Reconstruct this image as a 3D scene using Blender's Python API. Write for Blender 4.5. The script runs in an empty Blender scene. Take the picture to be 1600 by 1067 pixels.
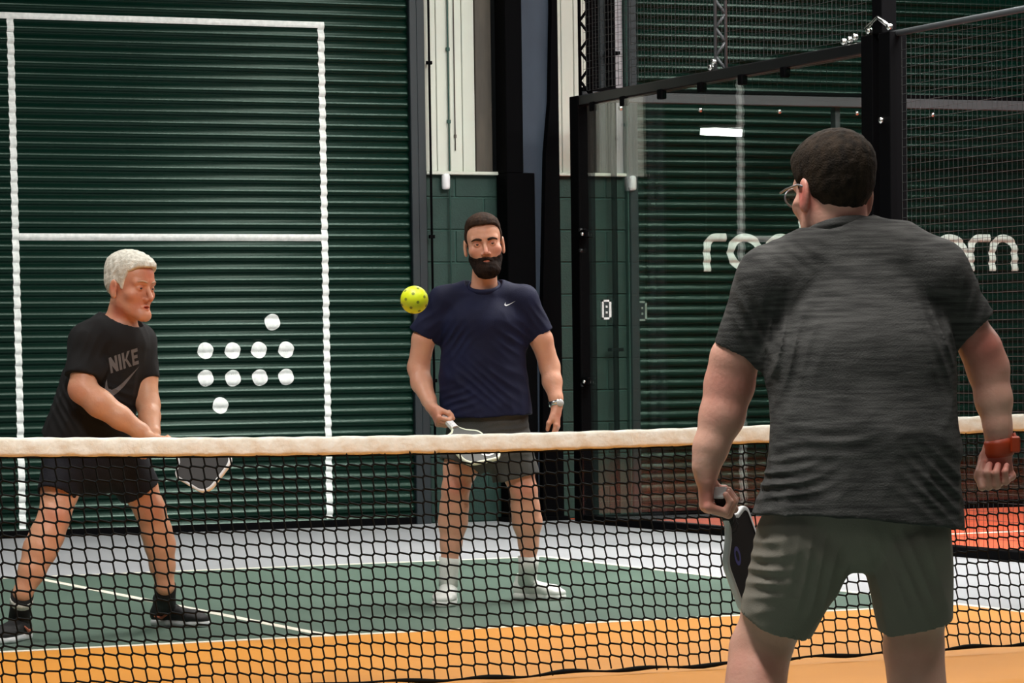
import bpy, math, random
import numpy as np
from mathutils import Vector, Matrix
from mathutils.bvhtree import BVHTree

S = bpy.context.scene
COL = S.collection
random.seed(4)

# ------------------------------------------------------------------ camera
cam = bpy.data.cameras.new('camera')
cam.lens = 115.13
cam.sensor_width = 36.0
cam.sensor_fit = 'HORIZONTAL'
cam.shift_y = 0.259
cam.clip_end = 200
cam_ob = bpy.data.objects.new('camera', cam)
COL.objects.link(cam_ob)
CR = (0.9136, -0.4063, -0.0141)
CU = (0.0426, 0.0616, 0.9972)
CF = (0.4041, 0.9117, -0.0737)
M4 = Matrix(((CR[0], CU[0], -CF[0], -4.747), (CR[1], CU[1], -CF[1], -10.408), (CR[2], CU[2], -CF[2], 1.102), (0, 0, 0, 1)))
cam_ob.matrix_world = M4
S.camera = cam_ob
S.view_settings.view_transform = 'Standard'
S.view_settings.look = 'None'
S.view_settings.gamma = 1.0
S.view_settings.use_curve_mapping = False
S.view_settings.exposure = 0.0
YAW = -0.4172                        # people stand in frames turned by this angle

# ------------------------------------------------------------------ world and big lights
w = bpy.data.worlds.new('hall_ambient')
S.world = w
w.use_nodes = True
w.node_tree.nodes['Background'].inputs[0].default_value = (0.75, 0.85, 1.0, 1)
w.node_tree.nodes['Background'].inputs[1].default_value = 0.12

def area(name, loc, size, energy, color=(1, 0.97, 0.92), target=None):
    l = bpy.data.lights.new(name, 'AREA')
    l.shape = 'RECTANGLE'; l.size, l.size_y = size; l.energy = energy; l.color = color
    o = bpy.data.objects.new(name, l); COL.objects.link(o); o.location = loc
    if target is not None:
        o.rotation_euler = (Vector(target) - Vector(loc)).to_track_quat('-Z', 'Y').to_euler()
    return o
for i, (x, y, e) in enumerate([(-2.4, -3.4, 360), (1.0, -3.5, 90), (-2.6, 3.6, 150), (2.6, 3.6, 230), (4.4, 7.6, 30), (8.6, 6.6, 130), (9, 0, 200), (-4, -9, 12)]):
    area('hall_lamp', (x, y, 6.0), (0.5, 3.2), e)
for (x, y, tx, ty, tz, e, sp) in [(5.6, 3.4, 4.2, 6.6, 0.0, 250, 95)]:
    l_ = area('floor_fill', (x, y, 6.0), (2.8, 0.45), e, target=(tx, ty, tz)); l_.data.spread = math.radians(sp)  # added fill light that brightens the floor on the right

# ------------------------------------------------------------------ helpers
def tag(o, label=None, cat=None, group=None, kind=None):
    if label: o['label'] = label
    if cat: o['category'] = cat
    if group: o['group'] = group
    if kind: o['kind'] = kind
    return o

def empty(name, loc=(0, 0, 0), rz=0.0):
    o = bpy.data.objects.new(name, None)
    COL.objects.link(o); o.location = loc; o.rotation_euler = (0, 0, rz); o.empty_display_size = 0.1
    return o

def link_mesh(name, me, mat=None, parent=None, smooth=False):
    o = bpy.data.objects.new(name, me)
    COL.objects.link(o)
    if mat is not None and not me.materials: me.materials.append(mat)
    if parent is not None: o.parent = parent
    if smooth:
        me.polygons.foreach_set('use_smooth', [True] * len(me.polygons))
    return o

class MB:
    """collects simple solids into one mesh"""
    def __init__(s): s.v = []; s.f = []
    def add(s, v, f):
        n = len(s.v); s.v += [tuple(a) for a in v]; s.f += [tuple(i + n for i in q) for q in f]; return s
    def box(s, x0, x1, y0, y1, z0, z1):
        return s.add([(x0, y0, z0), (x1, y0, z0), (x1, y1, z0), (x0, y1, z0), (x0, y0, z1), (x1, y0, z1), (x1, y1, z1), (x0, y1, z1)],
                     [(0, 3, 2, 1), (4, 5, 6, 7), (0, 1, 5, 4), (1, 2, 6, 5), (2, 3, 7, 6), (3, 0, 4, 7)])
    def bbox(s, x0, x1, y0, y1, z0, z1, b):
        """box with chamfered edges all round"""
        import bmesh
        bm = bmesh.new(); bmesh.ops.create_cube(bm, size=1)
        for v in bm.verts:
            v.co = Vector(((x0 + x1) / 2 + v.co.x * (x1 - x0), (y0 + y1) / 2 + v.co.y * (y1 - y0), (z0 + z1) / 2 + v.co.z * (z1 - z0)))
        bmesh.ops.bevel(bm, geom=bm.edges[:], offset=b, segments=1, affect='EDGES')
        bm.verts.index_update()
        s.add([v.co[:] for v in bm.verts], [[v.index for v in f.verts] for f in bm.faces]); bm.free(); return s
    def tube(s, pts, r, n=8, cap=True):
        pts = [Vector(p) for p in pts]; rr = r if isinstance(r, (list, tuple)) else [r] * len(pts)
        rings = []; up = None
        for i, p in enumerate(pts):
            t = (pts[min(i + 1, len(pts) - 1)] - pts[max(i - 1, 0)]).normalized()
            if up is None:
                up = Vector((0, 0, 1)) if abs(t.z) < .9 else Vector((1, 0, 0))
            a = t.cross(up).normalized(); b = a.cross(t); up = b
            rings.append([p + (a * math.cos(2 * math.pi * k / n) + b * math.sin(2 * math.pi * k / n)) * rr[i] for k in range(n)])
        v = [q for ring in rings for q in ring]; f = []
        for i in range(len(pts) - 1):
            for k in range(n):
                f.append((i * n + k, i * n + (k + 1) % n, (i + 1) * n + (k + 1) % n, (i + 1) * n + k))
        if cap: f += [tuple(range(n))[::-1], tuple((len(pts) - 1) * n + k for k in range(n))]
        return s.add(v, f)
    def sphere(s, c, r, n=12, m=8):
        r = r if isinstance(r, (list, tuple)) else (r, r, r)
        v = []; f = []
        for i in range(m + 1):
            a = math.pi * i / m
            for k in range(n):
                b = 2 * math.pi * k / n
                v.append((c[0] + r[0] * math.sin(a) * math.cos(b), c[1] + r[1] * math.sin(a) * math.sin(b), c[2] + r[2] * math.cos(a)))
        for i in range(m):
            for k in range(n):
                f.append((i * n + k, (i + 1) * n + k, (i + 1) * n + (k + 1) % n, i * n + (k + 1) % n))
        return s.add(v, f)
    def prism(s, poly, axis, a, b):
        """poly: 2D points, extruded along axis from a to b"""
        def P(p, t):
            return {'x': (t, p[0], p[1]), 'y': (p[0], t, p[1]), 'z': (p[0], p[1], t)}[axis]
        n = len(poly)
        return s.add([P(p, a) for p in poly] + [P(p, b) for p in poly],
                     [tuple(range(n)), tuple(range(2 * n - 1, n - 1, -1))] + [(i, i + n, (i + 1) % n + n, (i + 1) % n) for i in range(n)])
    def mesh(s, name):
        import bmesh
        me = bpy.data.meshes.new(name); me.from_pydata(s.v, [], s.f)
        bm = bmesh.new(); bm.from_mesh(me); bmesh.ops.recalc_face_normals(bm, faces=bm.faces); bm.to_mesh(me); bm.free()
        return me
    def build(s, name, mat, parent=None, smooth=False):
        return link_mesh(name, s.mesh(name), mat, parent, smooth)

def copy_tree(o, parent=None, **kw):
    c = o.copy(); COL.objects.link(c)
    if parent is not None: c.parent = parent
    for ch in list(o.children): copy_tree(ch, c)
    return c

# ------------------------------------------------------------------ materials
def mat(name, col, rough=0.5, metal=0.0, noise=None, bump=0.0, bscale=60, spec=0.5, **kw):
    """principled material; noise=(scale, colour2, stretch xyz)"""
    m = bpy.data.materials.new(name); m.use_nodes = True
    nt = m.node_tree; b = nt.nodes['Principled BSDF']
    b.inputs['Base Color'].default_value = (*col, 1); b.inputs['Roughness'].default_value = rough
    b.inputs['Metallic'].default_value = metal; b.inputs['Specular IOR Level'].default_value = spec
    for k, v in kw.items(): b.inputs[k.replace('_', ' ')].default_value = v
    tc = None
    if noise or bump:
        tc = nt.nodes.new('ShaderNodeTexCoord')
    if noise:
        sc, c2, st = noise
        mp = nt.nodes.new('ShaderNodeMapping'); mp.inputs['Scale'].default_value = st
        n = nt.nodes.new('ShaderNodeTexNoise'); n.inputs['Scale'].default_value = sc; n.inputs['Detail'].default_value = 4
        r = nt.nodes.new('ShaderNodeMapRange'); r.inputs[1].default_value = 0.35; r.inputs[2].default_value = 0.65
        mx = nt.nodes.new('ShaderNodeMix'); mx.data_type = 'RGBA'
        mx.inputs[6].default_value = (*col, 1); mx.inputs[7].default_value = (*c2, 1)
        nt.links.new(tc.outputs['Object'], mp.inputs[0]); nt.links.new(mp.outputs[0], n.inputs['Vector'])
        nt.links.new(n.outputs[0], r.inputs[0]); nt.links.new(r.outputs[0], mx.inputs[0]); nt.links.new(mx.outputs[2], b.inputs['Base Color'])
    if bump:
        n2 = nt.nodes.new('ShaderNodeTexNoise'); n2.inputs['Scale'].default_value = bscale; n2.inputs['Detail'].default_value = 3
        bp = nt.nodes.new('ShaderNodeBump'); bp.inputs['Strength'].default_value = bump; bp.inputs['Distance'].default_value = 0.01
        nt.links.new(tc.outputs['Object'], n2.inputs['Vector']); nt.links.new(n2.outputs[0], bp.inputs['Height']); nt.links.new(bp.outputs[0], b.inputs['Normal'])
    return m

def skin_mat(name, base, red):
    m = mat(name, base, 0.45, spec=0.4, bump=0.12, bscale=90)
    nt = m.node_tree; b = nt.nodes['Principled BSDF']
    at = nt.nodes.new('ShaderNodeAttribute'); at.attribute_name = 'flush'
    tc = nt.nodes.new('ShaderNodeTexCoord'); n = nt.nodes.new('ShaderNodeTexNoise'); n.inputs['Scale'].default_value = 14; n.inputs['Detail'].default_value = 4
    ma = nt.nodes.new('ShaderNodeMath'); ma.operation = 'MULTIPLY_ADD'; ma.inputs[1].default_value = 0.5; ma.inputs[2].default_value = -0.12
    ad = nt.nodes.new('ShaderNodeMath'); ad.operation = 'ADD'; ad.use_clamp = True
    mx = nt.nodes.new('ShaderNodeMix'); mx.data_type = 'RGBA'
    mx.inputs[6].default_value = (*base, 1); mx.inputs[7].default_value = (*red, 1)
    nt.links.new(tc.outputs['Object'], n.inputs['Vector']); nt.links.new(n.outputs[0], ma.inputs[0])
    nt.links.new(ma.outputs[0], ad.inputs[0]); nt.links.new(at.outputs['Fac'], ad.inputs[1])
    nt.links.new(ad.outputs[0], mx.inputs[0]); nt.links.new(mx.outputs[2], b.inputs['Base Color'])
    b.inputs['Subsurface Weight'].default_value = 0.12; b.inputs['Subsurface Radius'].default_value = (0.02, 0.008, 0.004); b.inputs['Subsurface Scale'].default_value = 0.5
    return m

def glass_mat():
    """thin float glass: clear, faintly green, with its mirror reflection"""
    m = bpy.data.materials.new('clear_green_glass'); m.use_nodes = True
    nt = m.node_tree; nt.nodes.remove(nt.nodes['Principled BSDF'])
    out = nt.nodes['Material Output']
    t = nt.nodes.new('ShaderNodeBsdfTransparent'); t.inputs[0].default_value = (0.95, 0.975, 0.96, 1)
    g = nt.nodes.new('ShaderNodeBsdfGlossy'); g.inputs['Roughness'].default_value = 0.0; g.inputs[0].default_value = (1, 1, 1, 1)
    f = nt.nodes.new('ShaderNodeFresnel')
    ge = nt.nodes.new('ShaderNodeNewGeometry'); mr = nt.nodes.new('ShaderNodeMapRange')     # same index from either side of the thin pane
    mr.inputs[3].default_value = 1.5; mr.inputs[4].default_value = 1 / 1.5
    nt.links.new(ge.outputs['Backfacing'], mr.inputs[0]); nt.links.new(mr.outputs[0], f.inputs[0])
    mx = nt.nodes.new('ShaderNodeMixShader')
    nt.links.new(f.outputs[0], mx.inputs[0]); nt.links.new(t.outputs[0], mx.inputs[1]); nt.links.new(g.outputs[0], mx.inputs[2]); nt.links.new(mx.outputs[0], out.inputs[0])
    return m

def emit(name, col, s):
    m = bpy.data.materials.new(name); m.use_nodes = True
    b = m.node_tree.nodes['Principled BSDF']; b.inputs['Emission Color'].default_value = (*col, 1); b.inputs['Emission Strength'].default_value = s
    b.inputs['Base Color'].default_value = (.8, .8, .8, 1)
    return m

MT = dict(
    slat=mat('green_shutter_enamel', (0.0010, 0.012, 0.0075), 0.22, 0.0, noise=(1.5, (0.0008, 0.0095, 0.006), (1, 1, 3)), spec=0.20, Specular_Tint=(0.72, 1.0, 0.86, 1)),
    paint=mat('white_line_paint', (0.84, 0.88, 0.86), 0.6, noise=(30, (0.66, 0.71, 0.69), (1, 1, 1))),
    faint=mat('dim_reflection_white', (0.30, 0.36, 0.33), 0.5, noise=(30, (0.16, 0.22, 0.19), (1, 1, 1))),  # dimmed white standing for a weak reflection
    block=mat('green_painted_block', (0.0085, 0.040, 0.030), 0.65, noise=(6, (0.0065, 0.032, 0.025), (1, 1, 1)), bump=0.25, bscale=80),
    mortar=mat('green_mortar', (0.024, 0.072, 0.058), 0.7, bump=0.2, bscale=90),
    clad=mat('white_cladding', (0.62, 0.66, 0.57), 0.6, noise=(2, (0.58, 0.61, 0.54), (1, 1, 1))),
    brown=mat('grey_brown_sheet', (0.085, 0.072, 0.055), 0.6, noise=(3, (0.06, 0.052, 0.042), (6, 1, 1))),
    greysheet=mat('pale_grey_sheet', (0.36, 0.36, 0.38), 0.5, noise=(3, (0.26, 0.26, 0.29), (6, 1, 1))),
    blue=mat('blue_grey_steel', (0.034, 0.052, 0.080), 0.65, noise=(2, (0.026, 0.040, 0.064), (2, 2, 1))),
    frame=mat('slate_frame', (0.008, 0.015, 0.019), 0.5),
    black=mat('black_steel', (0.0012, 0.0012, 0.0016), 0.7, spec=0.04),
    blacks=mat('black_satin_tube', (0.004, 0.004, 0.005), 0.35),
    steel=mat('bright_zinc', (0.75, 0.75, 0.72), 0.22, 1.0),
    wire=mat('dark_mesh_wire', (0.010, 0.012, 0.012), 0.5),
    lattice=mat('grey_lattice_steel', (0.05, 0.055, 0.06), 0.5),
    grey=mat('grey_floor_coating', (0.40, 0.41, 0.43), 0.42, noise=(0.8, (0.35, 0.36, 0.38), (1, 1, 1)), bump=0.04, bscale=200),
    green=mat('green_court_acrylic', (0.100, 0.155, 0.120), 0.42, noise=(1.2, (0.086, 0.134, 0.105), (1, 1, 1)), bump=0.05, bscale=220),
    orange=mat('orange_court_acrylic', (0.66, 0.262, 0.020), 0.55, noise=(1.0, (0.60, 0.232, 0.016), (1, 1, 1)), bump=0.05, bscale=220),
    turf=mat('red_orange_court', (0.52, 0.075, 0.020), 0.8, noise=(9, (0.38, 0.045, 0.013), (1, 1, 1)), bump=0.3, bscale=120),
    line=mat('cream_court_line', (0.82, 0.78, 0.66), 0.5),
    tape=mat('cream_net_tape', (0.94, 0.92, 0.84), 0.75, noise=(22, (0.84, 0.78, 0.66), (1, 1, 1.6)), bump=0.4, bscale=45),
    net=mat('black_net_cord', (0.002, 0.003, 0.003), 0.8, spec=0.15),
    white=mat('white_plastic', (0.80, 0.82, 0.84), 0.4),
    dull=mat('grey_wall_paint', (0.16, 0.17, 0.17), 0.8),
    roof=mat('dark_roof_lining', (0.05, 0.055, 0.055), 0.8),
    glass=glass_mat(),
    led=emit('led_tube_glow', (1, 0.99, 0.95), 60.0),
    ledsoft=emit('lamp_diffuser', (1, 0.97, 0.92), 8.0),
    ledwash=emit('wide_lamp_diffuser', (0.96, 1, 0.97), 46.0),
    ball=mat('yellow_ball_plastic', (0.72, 0.82, 0.01), 0.45, Subsurface_Weight=0.2),
    hole=mat('ball_hole_shade', (0.22, 0.26, 0.01), 0.6),
)

# ------------------------------------------------------------------ structure
YW = 10.83
fl = MB().box(-9, 19, -16, 12, -0.10, 0.0).build('floor', MT['grey']); tag(fl, kind='structure')
MB().box(-3.05, 3.05, 2.134, 6.706, 0.0, 0.002).build('court_surface', MT['green'], fl)
MB().box(-3.05, 3.05, -6.706, -2.134, 0.0, 0.002).build('court_surface', MT['green'], fl)
MB().box(-3.05, 3.05, -2.134, 2.134, 0.0, 0.002).build('kitchen_surface', MT['orange'], fl)
MB().box(5.07, 14.9, -10, 10.8, 0.0, 0.004).build('padel_surface', MT['turf'], fl)
L = lambda x0, x1, y0, y1: MB().box(x0, x1, y0, y1, 0.0, 0.004).build('court_line', MT['line'], fl)
L(-3.05, 3.05, 2.134, 2.19); L(-3.05, 3.05, 6.656, 6.706); L(-0.025, 0.025, 2.19, 6.656)
L(3.0, 3.05, 2.19, 6.656); L(3.0, 3.05, -6.656, 2.134); L(-3.05, -3.0, 2.19, 6.656); L(-3.05, -3.0, -6.656, 2.134)
L(-3.05, 3.05, -2.19, -2.134); L(-0.025, 0.025, -6.656, -2.19)
MB().box(5.2, 14.8, 7.2, 7.26, 0.003, 0.007).build('court_line', MT['line'], fl)
tag(MB().box(-9, 19, -16, 12, 6.6, 6.8).build('ceiling', MT['roof']), kind='structure')
tag(MB().box(-9.2, -9, -16, 12, 0, 6.6).build('wall_left', MT['dull']), kind='structure')
tag(MB().box(19, 19.2, -16, 12, 0, 6.6).build('wall_right', MT['dull']), kind='structure')
tag(MB().box(-9, 19, -16.2, -16, 0, 6.6).build('wall_front', MT['dull']), kind='structure')
wb = empty('wall_back', (4.8, YW, 0)); tag(wb, kind='structure')
def wpart(mb, name, m, smooth=False):
    o = mb.build(name, m, wb, smooth); o.matrix_parent_inverse = Matrix.Translation((-4.8, -YW, 0)); return o
wpart(MB().box(-9, 19, YW + 0.22, YW + 0.4, 0, 6.6), 'backing', MT['frame'])
wpart(MB().box(-9, 3.93, YW - .02, YW + 0.24, 3.99, 6.6), 'lintel', MT['black'])
wpart(MB().box(5.66, 19, YW - .02, YW + 0.24, 4.36, 6.6), 'lintel', MT['black'])
wpart(MB().box(-9, -3.05, YW - .02, YW + 0.24, 0, 3.99), 'wall_pier', MT['block'])
wpart(MB().box(12.05, 19, YW - .02, YW + 0.24, 0, 4.36), 'wall_pier', MT['block'])

# green painted blockwork between the shutters, one object per block
wpart(MB().box(4.03, 5.62, YW + 0.012, YW + 0.24, 0, 2.43), 'mortar', MT['mortar'])
BH = 0.2275
bmesh_full = MB().bbox(0, 0.44, -0.004, 0.1, 0, BH - 0.011, 0.004).mesh('block')
bmesh_full.materials.append(MT['block'])
def blocks(x0, x1, off):
    row = 0; z = 2.43 - BH * 10.65
    while z < 2.42:
        zz0 = max(z, 0.0); zz1 = min(z + BH - 0.011, 2.43)
        x = x0 - off[row % 2]
        while x < x1:
            a, b = max(x, x0), min(x + 0.44, x1)
            if b - a > 0.03:
                if abs((b - a) - 0.44) < 1e-4 and zz0 == z:
                    o = bpy.data.objects.new('block', bmesh_full); COL.objects.link(o); o.parent = wb
                    o.location = (a - 4.8, 0.006, zz0)
                else:
                    wpart(MB().bbox(a, b, YW + 0.002, YW + 0.1, zz0, zz1, 0.004), 'block', MT['block'])
            x += 0.451
        z += BH; row += 1
blocks(4.05, 4.60, (0.22, 0.0))
blocks(5.0, 5.60, (0.0, 0.23))
# white cladding above
def ribs(x0, x1, n, name, m, z0=2.455, z1=5.6, d=0.0):
    wd = (x1 - x0) / n
    for i in range(n):
        wpart(MB().bbox(x0 + i * wd + 0.001, x0 + (i + 1) * wd - 0.004, YW - 0.012 + d, YW + 0.05 + d, z0, z1, 0.004), name, m)
ribs(4.045, 4.435, 4, 'cladding_panel', MT['clad'])
ribs(4.445, 4.575, 1, 'dark_sheet', MT['brown'], d=0.02)  # grey-brown strip beside the white cladding
ribs(5.005, 5.30, 3, 'cladding_panel', MT['clad'])
ribs(5.31, 5.40, 1, 'dark_sheet', MT['black'])  # plain black strip right of the cladding
ribs(5.405, 5.45, 1, 'grey_sheet', MT['frame'])
ribs(5.455, 5.50, 1, 'dark_sheet', MT['black'])
ribs(5.505, 5.59, 1, 'grey_sheet', MT['greysheet'])
wpart(MB().bbox(4.045, 4.59, YW - 0.05, YW + 0.04, 2.432, 2.455, 0.004), 'ledge', MT['clad'])
wpart(MB().bbox(5.0, 5.59, YW - 0.05, YW + 0.04, 2.432, 2.455, 0.004), 'ledge', MT['clad'])
wpart(MB().bbox(3.985, 4.045, YW - 0.04, YW + 0.1, 0, 5.6, 0.004), 'jamb', MT['frame'])
wpart(MB().bbox(5.60, 5.64, YW - 0.04, YW + 0.1, 0, 5.6, 0.004), 'jamb', MT['mortar'])

# steel column with its haunch
co = empty('steel_column', (4.78, YW - 0.1, 0)); tag(co, 'black and blue-grey steel column between the two white cladding strips', 'column')
def cpart(mb, name, m):
    o = mb.build(name, m, co); o.matrix_parent_inverse = Matrix.Translation((-4.78, -YW + 0.1, 0)); return o
cpart(MB().bbox(4.585, 4.715, YW - 0.20, YW - 0.02, 2.44, 6.55, 0.005), 'flange', MT['black'])
cpart(MB().bbox(4.585, 4.80, YW - 0.20, YW - 0.02, 0, 2.44, 0.005), 'flange', MT['black'])
cpart(MB().prism([(4.715, 6.5), (4.99, 6.5), (4.985, 0.0), (4.80, 0.0), (4.80, 2.44), (4.715, 2.44)], 'y', YW - 0.10, YW - 0.05), 'web', MT['blue'])
cpart(MB().prism([(4.975, 6.5), (5.005, 6.5), (5.012, 0.0), (4.845, 0.0), (4.868, 1.55), (4.905, 2.58), (4.945, 2.95), (4.965, 3.6)], 'y', YW - 0.16, YW - 0.10), 'haunch', MT['black'])
cpart(MB().bbox(4.55, 5.03, YW - 0.22, YW - 0.02, 0, 0.03, 0.005), 'base_plate', MT['black'])

# wall fittings
def on_wall(name, mbs, label, cat, loc, group=None):
    e = empty(name, loc); tag(e, label, cat, group)
    for n, mb, m in mbs: mb.build(n, m, e, True)
    return e
def capsule_mb(rx, ry, h, n=14):
    mb = MB(); v = []; prof = [(0.0, -h / 2), (0.6, -h / 2 * .97), (.9, -h / 2 * .86), (1, -h / 2 * .6), (1, h / 2 * .6), (.9, h / 2 * .86), (.6, h / 2 * .97), (0, h / 2)]
    f = []
    for r, z in prof:
        for k in range(n):
            a = 2 * math.pi * k / n; v.append((rx * r * math.cos(a), ry * r * math.sin(a), z))
    for i in range(len(prof) - 1):
        for k in range(n): f.append((i * n + k, i * n + (k + 1) % n, (i + 1) * n + (k + 1) % n, (i + 1) * n + k))
    return mb.add(v, f)
on_wall('sensor_and_reflection', [('housing', capsule_mb(0.030, 0.028, 0.115), MT['white']), ('wall_plate', MB().bbox(-.02, .02, .01, .035, -.03, .03, .003), MT['white'])],
        'small white oval sensor under the white cladding, left of the steel column', 'sensor', (4.192, YW - 0.035, 2.385))
on_wall('sensor_and_reflection', [('housing', capsule_mb(0.026, 0.024, 0.105), MT['white']), ('wall_plate', MB().bbox(-.02, .02, .01, .035, -.03, .03, .003), MT['white'])],
        'small white oval reflection of the left sensor, modelled behind the cage glass, right of the corner post', 'sensor', (5.625, YW - 0.075, 2.385))  # mirror image of the left sensor, built as a solid
def pipe(name, x, z0, z1, r, m, y, label, cat, clips=()):
    e = empty(name, (x, y, z0)); tag(e, label, cat)
    MB().tube([(0, 0, 0), (0, 0, z1 - z0)], r, 8).build('tube', m, e, True)
    for c in clips: MB().bbox(-r * 2.2, r * 2.2, -r * 1.3, r * 1.6, c - z0 - .012, c - z0 + .012, .002).build('clip', m, e)
    return e
pipe('conduit', 4.07, 0.02, 5.5, 0.009, MT['black'], YW - 0.06, 'thin black conduit running down beside the left shutter frame', 'conduit', (1.0, 2.0, 3.2))
pipe('conduit', 4.225, 1.1, 5.5, 0.006, MT['mortar'], YW - 0.028, 'thin pale conduit crossing the cladding and green blocks below the white sensor', 'conduit', (1.5, 2.8, 3.3))
pipe('conduit', 4.275, 2.6, 5.5, 0.004, MT['brown'], YW - 0.020, 'thinnest grey conduit on the white cladding, right of the sensor', 'conduit', (2.7,))

# ------------------------------------------------------------------ roller shutters: every slat its own object
PITCH = 0.0756
def prof(z):
    """outward bulge (towards the court) of a slat surface at height z"""
    t = (z % PITCH) / PITCH
    if t < 0.10: return 0.0
    if t < 0.42: return 0.0175 * math.sin((t - 0.10) / 0.32 * math.pi / 2) ** 0.8
    u = (t - 0.42) / 0.58
    return 0.0175 * (0.9 * math.cos(u * math.pi / 2) ** 0.85 + 0.1 * (1 - u))
def slat_mesh(L_):
    v = []; f = []; n = 16
    for x in (0, L_):
        for i in range(n + 1):
            z = PITCH * i / n
            v.append((x, -prof(z * 0.9999), z))
    for i in range(n): f.append((i, n + 1 + i, n + 2 + i, i + 1))
    b = len(v); m = n + 1
    for x in (0, L_): v += [(x, -prof(PITCH * i / n * 0.9999), PITCH * i / n) for i in range(n + 1)] + [(x, .012, 0), (x, .012, PITCH)]   # caps have their own corners
    c = b + m + 2
    f += [tuple([b + i for i in range(m)][::-1] + [b + m, b + m + 1]), tuple([c + i for i in range(m)] + [c + m + 1, c + m]), (b + m, b + m + 1, c + m + 1, c + m)]
    me = bpy.data.meshes.new('slat'); me.from_pydata(v, [], f); me.materials.append(MT['slat'])
    me.polygons.foreach_set('use_smooth', [i < n for i in range(len(f))])
    return me
YS = YW - 0.012            # plane of the shutter curtain
def shutter(x0, x1, ztop, label):
    e = empty('roller_shutter', (x0, YS, 0)); tag(e, label, 'shutter')
    me = slat_mesh(x1 - x0)
    k = 0
    while k * PITCH < ztop:
        o = bpy.data.objects.new('slat', me); COL.objects.link(o); o.parent = e; o.location = (0, 0, k * PITCH); k += 1
    MB().bbox(-0.0, x1 - x0, -0.03, 0.02, 0.0, 0.05, 0.004).build('bottom_bar', MT['black'], e)
    for a, b in ((-0.05, 0.015), (x1 - x0 - 0.012, x1 - x0 + 0.045)):
        MB().bbox(a, b, -0.05, 0.03, 0, ztop + .1, 0.005).build('guide_rail', MT['frame'], e)
    MB().bbox(-0.05, x1 - x0 + 0.04, -0.30, 0.0, ztop + 0.02, ztop + 0.36, 0.02).build('shutter_box', MT['black'], e)
    return e
sh1 = shutter(-3.0, 3.935, 3.97, 'dark green roller shutter with painted court lines and white dots, left of the columns')
sh2 = shutter(5.66, 12.0, 4.34, 'dark green roller shutter behind the glass cage with large white lettering')

def ribbon(pts, wd, closed=False, step=0.006, nx=5):
    """painted stroke in the shutter plane following the slat bulges: pts are (x,z)"""
    P = [Vector((p[0], p[1])) for p in pts]; out = [P[0]]
    for a, b in zip(P[:-1], P[1:]):
        n = max(1, int((b - a).length / step))
        for i in range(1, n + 1): out.append(a.lerp(b, i / n))
    v = []; f = []; N_ = len(out)
    for i, p in enumerate(out):
        a = out[i - 1] if (i > 0 or closed) else out[i]; b = out[(i + 1) % N_] if (i < N_ - 1 or closed) else out[i]
        t = (b - a)
        if t.length < 1e-9: t = Vector((0, 1))
        t.normalize(); nn = Vector((-t.y, t.x))
        for k in range(nx + 1):
            q = p + nn * wd * (k / nx - 0.5)
            v.append((q.x, YS - prof(q.y) - 0.0012, q.y))
    for i in range(N_ if closed else N_ - 1):
        j = (i + 1) % N_
        for k in range(nx): f.append((i * (nx + 1) + k, j * (nx + 1) + k, j * (nx + 1) + k + 1, i * (nx + 1) + k + 1))
    return MB().add(v, f)
def disc(c, r, nr=10, na=28):
    v = [(c[0], YS - prof(c[1]) - .0012, c[1])]; f = []
    for i in range(1, nr + 1):
        for k in range(na):
            a = 2 * math.pi * k / na; x = c[0] + r * i / nr * math.cos(a); z = c[1] + r * i / nr * math.sin(a)
            v.append((x, YS - prof(z) - .0012, z))
    for k in range(na): f.append((0, 1 + k, 1 + (k + 1) % na))
    for i in range(nr - 1):
        for k in range(na): f.append((1 + i * na + k, 1 + (i + 1) * na + k, 1 + (i + 1) * na + (k + 1) % na, 1 + i * na + (k + 1) % na))
    return MB().add(v, f)
def paint(mb, name, m, sh):
    me = bpy.data.meshes.new(name); me.from_pydata(mb.v, [], mb.f)
    o = link_mesh(name, me, m, sh, True); o.matrix_parent_inverse = Matrix.Translation((-sh.location.x, -sh.location.y, 0)); return o
paint(ribbon([(1.106, 0.06), (1.106, 3.43)], 0.046), 'painted_line', MT['paint'], sh1)
paint(ribbon([(3.287, 0.06), (3.287, 3.43)], 0.046), 'painted_line', MT['paint'], sh1)
paint(ribbon([(-2.9, 3.44), (3.31, 3.44)], 0.042, step=0.3), 'painted_line', MT['paint'], sh1)
paint(ribbon([(1.13, 1.992), (3.265, 1.992)], 0.046, step=0.3), 'painted_line', MT['paint'], sh1)
DOTS = [(2.8930, 1.4168), (2.4075, 1.2277), (2.6023, 1.2256), (2.7917, 1.2278), (2.9893, 1.2278), (2.4057, 1.0412), (2.6006, 1.0384), (2.7947, 1.0400), (2.9855, 1.0416), (2.5070, 0.8549)]
for d in DOTS: paint(disc(d, 0.0565), 'painted_dot', MT['paint'], sh1)
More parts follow.
